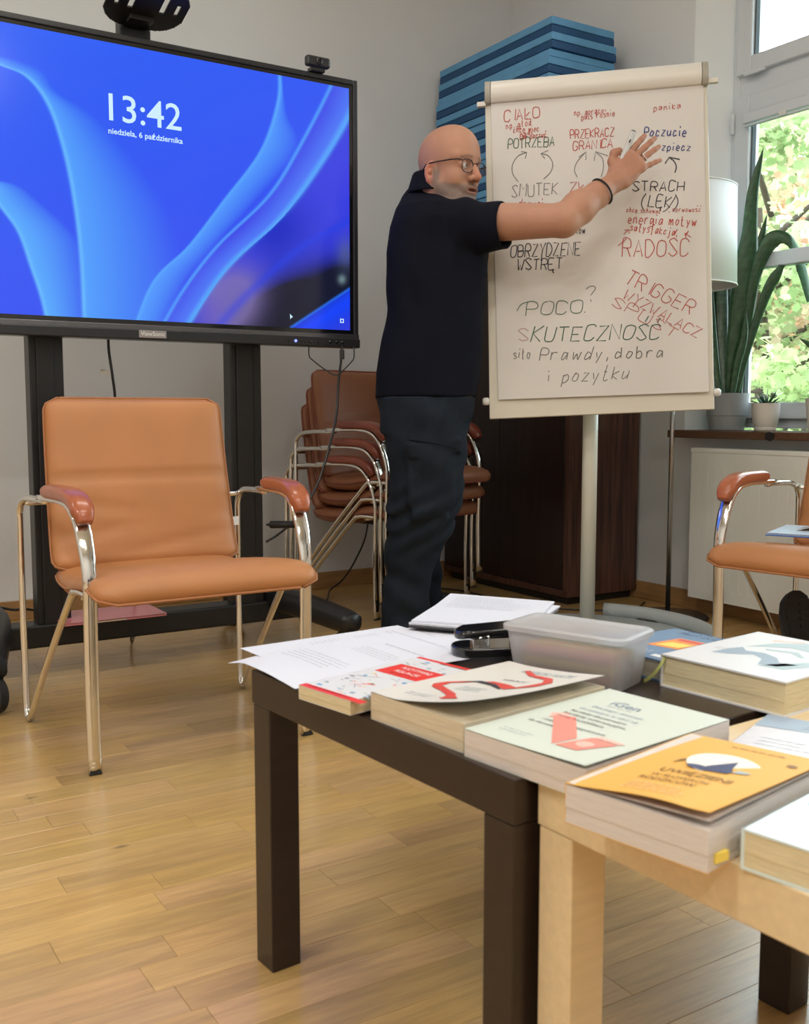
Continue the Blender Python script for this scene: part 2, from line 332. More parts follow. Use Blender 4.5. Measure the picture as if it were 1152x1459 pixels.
def m_floor():
    m = bpy.data.materials.new('floor_oak'); m.use_nodes = True; t = m.node_tree; b = t.nodes['Principled BSDF']
    tc_ = t.nodes.new('ShaderNodeTexCoord'); mp = t.nodes.new('ShaderNodeMapping'); mp.inputs['Rotation'].default_value = (0, 0, -A)
    t.links.new(tc_.outputs['Object'], mp.inputs[0])
    at_ = t.nodes.new('ShaderNodeAttribute'); at_.attribute_name = 'col'
    mp2 = t.nodes.new('ShaderNodeMapping'); mp2.inputs['Scale'].default_value = (1.2, 14, 1)
    ad = t.nodes.new('ShaderNodeVectorMath'); ad.operation = 'MULTIPLY_ADD'
    t.links.new(at_.outputs['Color'], ad.inputs[0]); ad.inputs[1].default_value = (37, 53, 29); t.links.new(mp.outputs[0], ad.inputs[2])
    t.links.new(ad.outputs[0], mp2.inputs[0])
    n1 = t.nodes.new('ShaderNodeTexNoise'); n1.inputs['Scale'].default_value = 3.0; n1.inputs['Detail'].default_value = 8; n1.inputs['Distortion'].default_value = 1.2
    t.links.new(mp2.outputs[0], n1.inputs['Vector'])
    n2 = t.nodes.new('ShaderNodeTexNoise'); n2.inputs['Scale'].default_value = 16; n2.inputs['Detail'].default_value = 6; t.links.new(mp2.outputs[0], n2.inputs['Vector'])
    r1 = t.nodes.new('ShaderNodeMapRange'); r1.inputs[1].default_value = 0.3; r1.inputs[2].default_value = 0.75; r1.inputs[3].default_value = 1.10; r1.inputs[4].default_value = 0.78
    t.links.new(n1.outputs[0], r1.inputs[0])
    r2 = t.nodes.new('ShaderNodeMapRange'); r2.inputs[1].default_value = 0.35; r2.inputs[2].default_value = 0.7; r2.inputs[3].default_value = 1.04; r2.inputs[4].default_value = 0.90
    t.links.new(n2.outputs[0], r2.inputs[0])
    mu = t.nodes.new('ShaderNodeMath'); mu.operation = 'MULTIPLY'; t.links.new(r1.outputs[0], mu.inputs[0]); t.links.new(r2.outputs[0], mu.inputs[1])
    vm = t.nodes.new('ShaderNodeVectorMath'); vm.operation = 'SCALE'; t.links.new(at_.outputs['Color'], vm.inputs[0]); t.links.new(mu.outputs[0], vm.inputs['Scale'])
    # small knots
    vo = t.nodes.new('ShaderNodeTexVoronoi'); vo.inputs['Scale'].default_value = 3.2; mp3 = t.nodes.new('ShaderNodeMapping'); mp3.inputs['Scale'].default_value = (0.8, 1.6, 1)
    t.links.new(mp.outputs[0], mp3.inputs[0]); t.links.new(mp3.outputs[0], vo.inputs['Vector'])
    r3 = t.nodes.new('ShaderNodeMapRange'); r3.inputs[1].default_value = 0.012; r3.inputs[2].default_value = 0.05; r3.inputs[3].default_value = 0.45; r3.inputs[4].default_value = 1.0
    t.links.new(vo.outputs['Distance'], r3.inputs[0])
    v2 = t.nodes.new('ShaderNodeVectorMath'); v2.operation = 'SCALE'; t.links.new(vm.outputs[0], v2.inputs[0]); t.links.new(r3.outputs[0], v2.inputs['Scale'])
    t.links.new(v2.outputs[0], b.inputs['Base Color'])
    b.inputs['Roughness'].default_value = 0.30; b.inputs['Specular IOR Level'].default_value = 0.5
    b.inputs['Coat Weight'].default_value = 0.55; b.inputs['Coat Roughness'].default_value = 0.20
    bp = t.nodes.new('ShaderNodeBump'); bp.inputs['Strength'].default_value = 0.06; bp.inputs['Distance'].default_value = 0.004; t.links.new(n2.outputs[0], bp.inputs['Height']); t.links.new(bp.outputs[0], b.inputs['Normal'])
    MAT['floor_oak'] = m
m_floor()
def vcolor(o, cols, name='col'):
    me = o.data; a = me.color_attributes.new(name, 'FLOAT_COLOR', 'POINT')
    c = np.ones((len(me.vertices), 4), np.float32); c[:, :3] = cols; a.data.foreach_set('color', c.ravel())

# ================================================================ room shell
fr_uv = lambda u, v, z: W(u, v, z)
b = MB(); b.box((ROOM_U0 - .2, ROOM_V0 - .2, -0.12), (ROOM_U1 + .2, ROOM_V1 + .2, -0.010), fr_uv)
floor = struct(b.build('floor', 'baseboard_wood'))
# oak strips, running along u
def floor_strips():
    rnd = random.Random(3); SW = 0.072; near = []; far = []
    v = ROOM_V0; row = 0
    base = np.array([0.53, 0.335, 0.130])
    while v < ROOM_V1 - 0.005:
        u = ROOM_U0 - rnd.random() * 0.5
        while u < ROOM_U1:
            L = rnd.choice([0.32, 0.40, 0.46, 0.52, 0.60]) ; u0, u1 = max(u, ROOM_U0), min(u + L, ROOM_U1); u += L
            if u1 - u0 < 0.02: continue
            k = rnd.gauss(1.0, 0.075); c = base * k * np.array([1, 1 + rnd.uniform(-.022, .022), 1 + rnd.uniform(-.12, .12)])
            cx = W((u0 + u1) / 2, v + SW / 2)
            vis = cx[1] > 0.75 and abs(cx[0]) < 0.43 * cx[1] + 0.35
            if vis and cx[1] < 5: px, py = proj(cx); vis = -60 < px < 1212 and py < 1560
            d = cx[1] if vis else 99
            near.append((d, u0, u1, v, min(v + SW, ROOM_V1), c))
        v += SW; row += 1
    near.sort(key=lambda q: q[0])
    g = 0.0003; t = 0.0
    def one(mb, q):
        _, u0, u1, v0, v1, c = q; e = 0.0003
        lo = [(u0 + g, v0 + g, -.010), (u1 - g, v0 + g, -.010), (u1 - g, v1 - g, -.010), (u0 + g, v1 - g, -.010)]
        md = [(x, y, -0.0003) for x, y, _ in lo]; hi = [(u0 + g + e, v0 + g + e, 0), (u1 - g - e, v0 + g + e, 0), (u1 - g - e, v1 - g - e, 0), (u0 + g + e, v1 - g - e, 0)]
        vs = [W(*p) for p in lo + md + hi]
        fs = [(8, 9, 10, 11)]
        for a0 in (0, 4):
            for i in range(4): fs.append((a0 + i, a0 + (i + 1) % 4, a0 + 4 + (i + 1) % 4, a0 + 4 + i))
        mb.add(vs, fs)
    for q in near[:298]:
        mb = MB(); one(mb, q); o = mb.build('plank', 'floor_oak', floor); vcolor(o, np.tile(q[5], (12, 1)))
    mb = MB(); cs = []
    for q in near[298:]: one(mb, q); cs += [q[5]] * 12
    o = mb.build('plank_field', 'floor_oak', floor, kind='stuff'); vcolor(o, np.array(cs))
floor_strips()
struct(MB().box((ROOM_U0 - .2, ROOM_V0 - .2, CEIL), (ROOM_U1 + .5, ROOM_V1 + .2, CEIL + .15), fr_uv).build('ceiling', 'ceiling_paint'))
struct(MB().box((ROOM_U0 - .2, ROOM_V1, -.1), (ROOM_U1 + .5, ROOM_V1 + .2, CEIL), fr_uv).build('wall_back', 'wall_paint'))
struct(MB().box((ROOM_U0 - .2, ROOM_V0 - .2, -.1), (ROOM_U1 + .5, ROOM_V0, CEIL), fr_uv).build('wall_front', 'wall_paint'))
struct(MB().box((ROOM_U0 - .2, ROOM_V0, -.1), (ROOM_U0, ROOM_V1, CEIL), fr_uv).build('wall_left', 'wall_paint'))
WT = 0.245   # wall thickness on the window side
WINS = [(1.0, 2.93), (-2.4, -0.47)]; ZS, ZL = 0.70, 2.85
b = MB()
for v0, v1 in ((2.93, ROOM_V1), (-0.47, 1.0), (ROOM_V0, -2.4)): b.box((3.2, v0, -.1), (3.2 + WT, v1, CEIL), fr_uv)
for v0, v1 in WINS: b.box((3.2, v0, -.1), (3.2 + WT, v1, ZS), fr_uv); b.box((3.2, v0, ZL), (3.2 + WT, v1, CEIL), fr_uv)
struct(b.build('wall_right', 'wall_paint'))
# splayed reveals (paint lightened to stand in for window light) : thin plaster skins on the jambs
i = 0
for v0, v1 in WINS:
    b = MB()
    b.hexa([W(3.1995, v1 - .001, ZS), W(3.37, v1 - .075, ZS), W(3.44, v1 - .075, ZS), W(3.44, v1, ZS)], [W(3.1995, v1 - .001, ZL), W(3.37, v1 - .075, ZL), W(3.44, v1 - .075, ZL), W(3.44, v1, ZL)])
    b.hexa([W(3.1995, v0 + .001, ZS), W(3.37, v0 + .075, ZS), W(3.44, v0 + .075, ZS), W(3.44, v0, ZS)], [W(3.1995, v0 + .001, ZL), W(3.37, v0 + .075, ZL), W(3.44, v0 + .075, ZL), W(3.44, v0, ZL)])
    i += 1; struct(b.build('trim_%d' % i, 'reveal_paint'))
def window(n, v0, v1):
    """white plastic window: lower sashes with glazing bar, top light; frame front face at u=3.35"""
    root = MB()
    U0, U1 = 3.35, 3.43; F0 = 0.035
    def ring(mb, a0, a1, z0, z1, wd, u0, u1, wb=None):
        wb = wb or wd
        mb.box((u0, a0, z0), (u1, a0 + wd, z1), fr_uv); mb.box((u0, a1 - wd, z0), (u1, a1, z1), fr_uv)
        mb.box((u0, a0 + wd, z0), (u1, a1 - wd, z0 + wb), fr_uv); mb.box((u0, a0 + wd, z1 - wd), (u1, a1 - wd, z1), fr_uv)
    ring(root, v0, v1, 0.74, ZL, F0, U0, U1, 0.04)
    TR0, TR1 = 2.03, 2.125
    root.box((U0, v0 + F0, TR0), (U1, v1 - F0, TR1), fr_uv)
    vm = (v0 + v1) / 2
    root.box((U0, vm - .03, 0.78), (U1, vm + .03, ZL - F0), fr_uv)
    w_ = struct(root.build('window_%d' % n, 'pvc_white', bevel=0.004))
    for (a0, a1) in ((v0 + F0, vm - .03), (vm + .03, v1 - F0)):
        for (z0, z1) in ((0.775, TR0 + .006), (TR1 - .006, ZL - F0)):
            s_ = MB(); ring(s_, a0 - .006, a1 + .006, z0, z1, 0.07, U0 - .022, U0 + .045, 0.065)
            if z0 < 1: s_.box((U0 - .012, a0 + .06, 1.362), (U0 + .04, a1 - .06, 1.420), fr_uv)
            sash = s_.build('sash', 'pvc_white', w_, bevel=0.006)
            g_ = MB(); sp_ = 0.064
            g_.box((U0 + .012, a0 + sp_, z0 + .06), (U0 + .018, a1 - sp_, z1 - .066), fr_uv)
            g_.build('pane', 'window_glass', sash)
            e_ = MB(); q = 0.063; ring(e_, a0 + q, a1 - q, z0 + .058, z1 - .063, 0.006, U0 - .002, U0 + .02); e_.build('seal', 'rubber_seal', sash)
            h_ = MB(); h_.box((U0 - .034, a1 - .14, z0 - .012), (U0 - .022, a1 - .04, z0 + .006), fr_uv) if z0 > 2 else h_.tube([W(U0 - .03, a1 + .006, z1 - .14), W(U0 - .03, a1 + .006, z1 - .06)], .008)
            h_.build('hinge', 'pvc_white', sash, bevel=.002)
            if z0 < 1:
                c_ = MB(); c_.box((U0 - .05, a0 + .055, z1 - .115), (U0 - .022, a1 - .055, z1 - .075), fr_uv); c_.box((U0 - .046, a0 + .06, z1 - .128), (U0 - .03, a1 - .06, z1 - .119), fr_uv)
                c_.build('blind_cassette', 'pvc_white', sash, bevel=.004)
                t_ = MB()
                for k in range(2): t_.box((U0 - .056, a1 - .26 - k * .3, z1 - .128), (U0 - .047, a1 - .23 - k * .3, z1 - .108), fr_uv)
                t_.build('blind_clip', 'tag_white', sash, bevel=.002)
window(1, 1.07, 2.860)
window(2, -2.33, -0.54)
# window sills
for n, (v0, v1, c0) in enumerate(((0.95, 2.935, 1), (-2.45, -0.42, 0))):
    b = MB(); b.box((3.105, v0, 0.700), (3.36, v1, 0.731), fr_uv)
    s_ = struct(b.build('trim_%d' % (n + 3), 'sill_wood', bevel=0.005))
    if c0:
        b = MB(); b.tube([W(3.103, 2.435, 0.714), W(3.109, 2.435, 0.714)], .017, n=20, r2=.021); b.build('knot_hole', 'black_plastic', s_)
# baseboards
b = MB(); b.box((ROOM_U0, ROOM_V1 - .016, 0), (ROOM_U1, ROOM_V1, .075), fr_uv); struct(b.build('baseboard_back', 'baseboard_wood', bevel=.003))
b = MB(); b.box((ROOM_U1 - .016, ROOM_V0, 0), (ROOM_U1, ROOM_V1 - .016, .075), fr_uv); struct(b.build('baseboard_right', 'baseboard_wood', bevel=.003))
b = MB(); b.box((ROOM_U0, ROOM_V0, 0), (ROOM_U0 + .016, ROOM_V1 - .016, .075), fr_uv); struct(b.build('baseboard_left', 'baseboard_wood', bevel=.003))
# ceiling lamps
for k, (lu, lv) in enumerate(CEILING_LAMPS):
    t_ = thing('ceiling_light', 'glowing rectangular ceiling light overhead, ' + ('behind the camera on the left', 'behind the camera by the windows', 'above the left of the room', 'above the low tables', 'above the display stand', 'above the flip chart')[k], 'light', W(lu, lv, CEIL), A, 'rectangular ceiling lights')
    b = MB(); b.box((lu - .6, lv - .15, CEIL - .06), (lu + .6, lv + .15, CEIL), fr_uv); b.build('housing', 'pvc_white', t_)
    b = MB(); b.box((lu - .58, lv - .13, CEIL - .075), (lu + .58, lv + .13, CEIL - .06), fr_uv); b.build('diffuser', 'lamp_diffuser', t_)
# radiator
def radiator():
    v0, v1, z0, z1 = 1.25, 2.775, 0.075, 0.658; uf = 3.075
    t_ = thing('radiator', 'cream ribbed panel radiator on the wall under the window sill', 'radiator', W(3.15, (v0 + v1) / 2, 0), A)
    prof = [(v0, 0), (v0 + .035, 0)]
    x = v0 + .045
    while x < v1 - .05: prof += [(x, 0), (x + .004, -.014), (x + .015, -.014), (x + .019, 0)]; x += .0405
    prof += [(v1, 0)]
    b = MB()
    def strip(zz): return [W(uf - d * 0 + (d if False else -d), vv, zz) if False else W(uf + (-d), vv, zz) for vv, d in prof]
    zs = [(z0, 0), (z0 + .045, 0), (z0 + .058, 1), (z1 - .075, 1), (z1 - .060, 0), (z1, 0)]
    n = len(prof); vs = []; fs = []
    for zz, k in zs: vs += [W(uf - d * k, vv, zz) for vv, d in prof]
    for i in range(len(zs) - 1):
        for j in range(n - 1): fs.append((i * n + j, (i + 1) * n + j, (i + 1) * n + j + 1, i * n + j + 1))
    b.add(vs, fs)
    b.box((uf + .0005, v0, z0), (uf + .02, v1, z1), fr_uv)
    b.build('front_panel', 'radiator_enamel', t_)
    MB().box((uf + .062, v0, z0), (uf + .08, v1, z1), fr_uv).build('rear_panel', 'radiator_enamel', t_)
    b = MB(); b.box((uf - .002, v0 - .004, z1 - .012), (uf + .082, v1 + .004, z1 + .006), fr_uv)
    b.build('top_grille', 'radiator_enamel', t_, bevel=.003)
    for vv in (v0 - .003, v1 + .001): MB().box((uf + .004, vv, z0 + .01), (uf + .078, vv + .003, z1 - .012), fr_uv).build('side_panel', 'radiator_enamel', t_)
    for vv in (v0 + .2, v1 - .2): MB().box((uf + .08, vv, z0 + .05), (3.2, vv + .03, z1 - .05), fr_uv).build('bracket', 'radiator_enamel', t_)
radiator()

# ================================================================ outside
def outside():
    b = MB(); b.box((3.9, -20, -1.2), (40, 40, -1.0), fr_uv)
    o = b.build('ground', 'grass'); struct(o)
    rnd = np.random.default_rng(5)
    shape = [(0, 0), (.35, .1), (.5, -.05), (.62, .25), (.95, .3), (.72, .5), (1.0, .85), (.6, .75), (.45, 1.0), (.3, .78), (0, 1.25)]
    shape = [(x * .5, y) for x, y in shape] ; shape = shape + [(-x, y) for x, y in shape[-2:0:-1]]
    sh = np.array([(x, y - .5) for x, y in shape]); ns = len(sh)
    def tree(label, base, h, r, nleaf, cols, lsz, zc=None):
        t_ = thing('maple_tree', label, 'tree', base, 0)
        b = MB(); P = [np.array(base) + np.array([0.05 * math.sin(k), 0.04 * k, h * .75 * k / 5]) for k in range(6)]
        b.tube(P, [.13, .11, .10, .08, .06, .03], n=10); b.build('trunk', 'bark', t_, smooth=True)
        b = MB()
        for k in range(14):
            z = h * (.28 + .45 * rnd.random()); an = rnd.random() * 6.28; L = r * (.6 + .35 * rnd.random())
            p0 = np.array(base) + [0, 0, z]; p2 = p0 + [math.cos(an) * L, math.sin(an) * L, L * .45]; p1 = (p0 + p2) / 2 + [0, 0, .12]
            b.tube(catmull([p0, p1, p2], 4), [.03] * 3 + [.02] * 3 + [.01] * 3, n=6)
        b.build('branch', 'bark', t_, smooth=True, kind='stuff')
        vs = np.zeros((nleaf, ns, 3)); cc = np.zeros((nleaf, ns, 3))
        cl = rnd.normal(size=(70, 3)); cl /= np.linalg.norm(cl, axis=1)[:, None]; cl *= (rnd.random((70, 1)) ** .4)
        cl = cl * np.array([r, r, h * .38]) + np.array(base) + [0, 0, h * .62]
        tone = rnd.random(70)
        for i in range(nleaf):
            ci = rnd.integers(70); c = cl[ci] + rnd.normal(size=3) * np.array([.30, .30, .16]) * r * .45
            q = rnd.normal(size=3) * [.8, .8, .35] + [0, 0, .25]; ax = nz(np.array([rnd.normal(), rnd.normal(), rnd.normal() * .4 - .5])); nn = nz(np.cross(ax, q)); bx = np.cross(nn, ax); s_ = lsz * (.6 + .6 * rnd.random())
            vs[i] = c + s_ * (sh[:, :1] * bx + sh[:, 1:] * ax)
            t0 = min(.999, max(0, tone[ci] + rnd.normal() * .12)); k = t0 * (len(cols) - 1); k0 = int(k); col = np.array(cols[k0]) * (1 - (k - k0)) + np.array(cols[min(k0 + 1, len(cols) - 1)]) * (k - k0)
            cc[i] = col * (.8 + .4 * rnd.random())
        me = bpy.data.meshes.new('foliage'); M_ = np.linalg.inv(XF[t_]); vv = vs.reshape(-1, 3) + M_[:3, 3]
        me.vertices.add(len(vv)); me.vertices.foreach_set('co', vv.ravel()); me.loops.add(len(vv)); me.loops.foreach_set('vertex_index', np.arange(len(vv)))
        me.polygons.add(nleaf); me.polygons.foreach_set('loop_start', np.arange(nleaf) * ns); me.polygons.foreach_set('loop_total', np.full(nleaf, ns)); me.update(calc_edges=True); me.validate()
        o = bpy.data.objects.new('foliage', me); COL.objects.link(o); o.parent = t_; o['kind'] = 'stuff'; me.materials.append(MAT['maple_leaf']); vcolor(o, cc.reshape(-1, 3))
    G = (0.24, 0.33, 0.14); G2 = (0.36, 0.44, 0.22); Y_ = (0.50, 0.48, 0.28); O_ = (0.60, 0.34, 0.22); O2 = (0.62, 0.46, 0.34)
    tree('maple tree with green and turning orange leaves, its crown filling the upper window pane', (3.45, 9.8, -1.0), 5.0, 1.7, 6000, [G, G2, G2, Y_, O2, O_], .095)
    tree('smaller bright green maple with a slender trunk in the lower window pane', (2.86, 7.3, -1.0), 2.5, .62, 1900, [G, G2, (0.44, 0.52, 0.24), G2], .085)
    tree('yellow green tree standing further back behind the maples', (4.9, 14.5, -1.0), 6.0, 2.3, 4200, [G2, Y_, G2, O2], .18)
    t_ = thing('house', 'pale house with dark gridded windows behind the trees outside', 'building', (7.5, 19, -1.0), A)
    b = MB(); b.box((-5, -.2, 0), (8, 5, 3.2), lambda x, y, z: np.array([7.5 + x, 19 + y, -1 + z])); b.build('wall', 'house_wall', t_)
    b = MB(); b.prism([(-5.4, 3.2), (8.4, 3.2), (7, 4.3), (-4, 4.3)], lambda x, z, y: np.array([7.5 + x, 19 + y, -1 + z]), -.6, 5.4); b.build('roof', 'house_roof', t_)
    for k in range(5):
        x0 = 2.75 + k * 2.1; b = MB(); b.box((x0, 18.74, .0), (x0 + 1.3, 18.79, 1.3)); wv = b.build('window', 'house_glass', t_)
        b = MB()
        for q in range(1, 4): b.box((x0 + q * .325 - .02, 18.70, 0), (x0 + q * .325 + .02, 18.74, 1.3)); b.box((x0, 18.70, q * .325 - .02), (x0 + 1.3, 18.74, q * .325 + .02))
        b.build('glazing_bar', 'pvc_white', wv)
outside()

# ================================================================ text helper
def text_mb(s, size, fr, bold=0.0, align='LEFT', shear=0.0):
    cu = bpy.data.curves.new('t', 'FONT'); cu.body = s; cu.size = size; cu.align_x = align; cu.offset = bold; cu.resolution_u = 3; cu.shear = shear
    o = bpy.data.objects.new('t', cu); COL.objects.link(o); bpy.context.view_layer.update()
    dg = bpy.context.evaluated_depsgraph_get(); me = bpy.data.meshes.new_from_object(o.evaluated_get(dg))
    b = MB(); vs = [v.co.copy() for v in me.vertices]
    b.add([fr(v.x, v.y, 0) for v in vs], [tuple(p.vertices) for p in me.polygons])
    w_ = max([v.x for v in vs]) if vs else 0
    bpy.data.objects.remove(o); bpy.data.curves.remove(cu); bpy.data.meshes.remove(me)
    return b, w_

# ================================================================ large display
TVV = 3.10; TU0, TU1, TZ0, TZ1 = 0.293, 1.765, 1.022, 1.916
def screen_color(X, Y):
    """picture on the screen, given in the photograph's coordinates (blue ground, pale folded ribbons)"""
    def curve(pts):
        p = np.array(catmull([np.array(q, float) for q in pts], 10)); return p
    def xof(pts, yy):
        p = curve(pts); o = np.argsort(p[:, 1]); return np.interp(yy, p[o, 1], p[o, 0], left=np.nan, right=np.nan)
    n = X.shape[0]; C = np.zeros((n, 3))
    base1 = np.array([0.020, 0.115, 0.93]); base2 = np.array([0.040, 0.075, 0.88])
    k = np.clip((Y - 60) / 330 * .6 + (X - 0) / 500 * .35, 0, 1)[:, None]; C[:] = base1 * (1 - k) + base2 * k
    def blend(m, col): 
        nonlocal C
        m = np.clip(m, 0, 1)[:, None]; C = C * (1 - m) + np.array(col) * m
    def fold(edge, other, col, line, lw=3.5, pw=1.5):
        e = xof(edge, Y); o_ = xof(other, Y)
        t = (X - e) / np.maximum(o_ - e, 1); m = np.where((t >= 0) & (t <= 1), (1 - t) ** pw, 0); m = np.where(np.isnan(m), 0, m)
        blend(m, col); d = np.abs(X - e); g = np.exp(-(d / lw) ** 2); g = np.where(np.isnan(g), 0, g); blend(g * .85, line)
    sky = (0.10, 0.36, 1.0); pale = (0.14, 0.50, 1.0)
    fold([(-60, 230), (0, 250), (45, 262), (62, 300), (92, 345), (112, 380), (118, 470)][:0] or [(-70, 255), (-20, 262), (0, 292), (27, 330), (45, 380), (60, 425), (70, 470)],
         [(-30, 255), (20, 262), (55, 287), (105, 335), (118, 380), (122, 430), (124, 470)], (0.10, 0.42, 1.0), pale, 3, .8)
    fold([(-80, 60), (0, 92), (40, 110), (70, 150), (92, 215), (107, 290), (116, 370), (121, 475)],
         [(-70, 61), (50, 95), (80, 130), (140, 170), (200, 240), (240, 300), (262, 380), (262, 475)], (0.085, 0.36, 1.0), pale, 3.2, 1.1)
    fold([(398, 95), (396, 145), (372, 215), (320, 285), (270, 350), (220, 400), (188, 475)],
         [(400, 95), (408, 160), (422, 212), (360, 290), (310, 345), (262, 405), (222, 475)], (0.085, 0.33, 1.0), (0.10, 0.40, 1.0), 2.5, .8)
    # right area, deeper blue
    e = xof([(478, 95), (470, 125), (425, 212), (382, 280), (310, 350), (262, 412), (225, 475)], Y); blend(np.where(X > e, .75, 0), (0.055, 0.06, 0.80)); d = np.abs(X - e); blend(np.where(np.isnan(d), 0, np.exp(-(d / 3) ** 2)) * .8, (0.09, 0.38, 1.0))
    f = xof([(520, 95), (496, 160), (452, 235), (395, 312), (320, 382), (256, 475)], Y)
    t = (f - X) / 40; m = np.where((t > 0) & (t < 1), 1 - t, 0); blend(m * .7, (0.09, 0.26, 1.0))
    blend(np.where(X > f, .9, 0), (0.04, 0.05, 0.75)); d = np.abs(X - f - 3); blend(np.where(np.isnan(d), 0, np.exp(-(d / 5) ** 2)) * .9, (0.10, 0.42, 1.0))
    inr = np.where(X > f + 6, 1.0, 0)
    G = lambda cx, cy, rx, ry, an=0: np.exp(-(((X - cx) * math.cos(an) + (Y - cy) * math.sin(an)) / rx) ** 2 - ((-(X - cx) * math.sin(an) + (Y - cy) * math.cos(an)) / ry) ** 2)
    blend(inr * G(395, 330, 55, 48, -.6) * .95, (0.005, 0.02, 0.55))
    blend(inr * G(408, 438, 88, 42, -.45) * 1.7, (0.006, 0.007, 0.022)); blend(inr * G(476, 402, 44, 26, -.5) * 1.6, (0.008, 0.010, 0.03))
    blend(inr * np.clip(1.4 * G(330, 430, 34, 44, .5), 0, .75), (0.22, 0.17, 0.42)); blend(inr * G(300, 445, 18, 22) * .5, (0.12, 0.09, 0.6))
    g = xof([(530, 285), (495, 315), (430, 350), (355, 415), (300, 475)], Y); d = np.where(np.isnan(g), 99, np.abs(X - g - 2)); blend(inr * np.exp(-(d / 10) ** 2) * .5, (0.01, 0.05, 0.8))
    # bright stripe bottom right
    s0 = 466 - (X - 415) * .66; s1 = s0 + 62
    blend(np.where((Y > s0) & (X > 412), np.clip(1.1 - np.abs(Y - s0 - 18) / 40, 0, 1), 0), (0.01, 0.06, 0.95)); blend(np.where(X > 412, np.exp(-((Y - s0) / 2.0) ** 2), 0) * .6, (0.03, 0.22, 1.0))
    blend(G(487, 398, 5, 6) * .5, (0.3, 0.45, 0.5)); blend(G(492, 360, 12, 22) * .6, (0.10, 0.13, 0.25))
    return C
def display():
    fr = fr_uv; uc = (TU0 + TU1) / 2
    t_ = thing('display', 'very large flat display with blue lock screen showing 13:42 on the rolling stand', 'screen', W(uc, TVV, TZ0), A)
    b = MB(); b.box((TU0 + .01, TVV + .012, TZ0 + .02), (TU1 - .01, TVV + .075, TZ1 - .01), fr); b.box((TU0 + .25, TVV + .07, TZ0 + .15), (TU1 - .25, TVV + .10, TZ1 - .2), fr)
    b.build('rear_housing', 'black_plastic', t_, bevel=.006)
    BZ = TZ0 + .052
    b = MB(); e = .017
    b.box((TU0, TVV, BZ - .01), (TU0 + e, TVV + .05, TZ1), fr); b.box((TU1 - e, TVV, BZ - .01), (TU1, TVV + .05, TZ1), fr); b.box((TU0 + e, TVV, TZ1 - e), (TU1 - e, TVV + .05, TZ1), fr)
    b.build('bezel', 'bezel_dark', t_, bevel=.003)
    b = MB(); b.box((TU0, TVV - .004, TZ0 + .030), (TU1, TVV + .05, BZ - .006), fr); b.build('trim_strip', 'bezel_grey', t_, bevel=.002)
    b = MB(); b.box((TU0, TVV - .012, TZ0), (TU1, TVV + .05, TZ0 + .031), fr); b.build('control_bar', 'bezel_dark', t_, bevel=.004)
    b = MB(); b.box((TU0 + e, TVV + .006, BZ - .01), (TU1 - e, TVV + .014, TZ1 - e), fr); b.build('glass_border', 'black_gloss', t_)
    s0, s1, q0, q1 = TU0 + e + .014, TU1 - e - .014, BZ + .008, TZ1 - e - .012
    nu, nv = 560, 320
    uu, zz = np.meshgrid(np.linspace(s0, s1, nu + 1), np.linspace(q0, q1, nv + 1)); P = uu.ravel()[:, None] * U + (TVV + .0055) * V + zz.ravel()[:, None] * np.array([0, 0, 1.0])
    me = bpy.data.meshes.new('screen'); M_ = np.linalg.inv(XF[t_]); L = P @ M_[:3, :3].T + M_[:3, 3]
    i, j = np.meshgrid(np.arange(nu), np.arange(nv)); a0 = (j * (nu + 1) + i).ravel(); fs = np.stack([a0, a0 + 1, a0 + nu + 2, a0 + nu + 1], 1)
    me.vertices.add(len(L)); me.vertices.foreach_set('co', L.ravel()); me.loops.add(fs.size); me.loops.foreach_set('vertex_index', fs.ravel())
    me.polygons.add(len(fs)); me.polygons.foreach_set('loop_start', np.arange(len(fs)) * 4); me.polygons.foreach_set('loop_total', np.full(len(fs), 4)); me.update(calc_edges=True)
    o = bpy.data.objects.new('screen', me); COL.objects.link(o); o.parent = t_; XF[o] = XF[t_]; me.materials.append(MAT['screen_picture'])
    X, Y = proj(P); vcolor(o, screen_color(X, Y) * 1.0)
    # clock, date, small marks
    P0 = W(0, TVV, 0); n = V
    def su(px, py): p = onplane(px, py, W(0, TVV + .004, 0), V); return np.dot(p, U), p[2]
    def put(s, x0, y0, x1, cap_px, name, bold):
        u0, z0 = su(x0, y0); u1, _ = su(x1, y0)
        b1, wd = text_mb(s, 1.0, lambda x, y, z: np.array([x, y, 0])); k = (u1 - u0) / wd
        b2, _ = text_mb(s, k, lambda x, y, z: W(u0 + x, TVV + .0046, z0 + y), bold=bold); b2.build(name, 'screen_text', o)
    put('13:42', 145, 169, 258, 40, 'clock_digits', 0.0006); put('niedziela, 6 października', 154, 189.5, 260, 9, 'date_text', 0.0004)
    b = MB(); u0, z0 = su(413, 447); b.add([W(u0, TVV + .0045, z0), W(u0 + .011, TVV + .0045, z0 - .011), W(u0 + .0055, TVV + .0045, z0 - .012), W(u0 + .001, TVV + .0045, z0 - .018)], [(0, 3, 2, 1)]); b.build('mouse_pointer', 'screen_text', o)
    b = MB(); u0, z0 = su(484.5, 454)
    for a_ in ((0, 0, .014, .003), (0, .011, .014, .014), (0, 0, .003, .014), (.011, 0, .014, .014)): b.box((u0 + a_[0], TVV + .0042, z0 - .014 + a_[1]), (u0 + a_[2], TVV + .0048, z0 - .014 + a_[3]), fr)
    b.build('tray_icon', 'screen_text', o)
    # logo plate
    b = MB(); pu = uc + .002; b.box((pu - .043, TVV - .016, TZ0 + .006), (pu + .043, TVV - .011, TZ0 + .029), fr); lp = b.build('logo_plate', 'logo_plate', t_, bevel=.001)
    tb, wd = text_mb('ViewSonic', 1, lambda x, y, z: np.array([x, y, 0])); k = .076 / wd
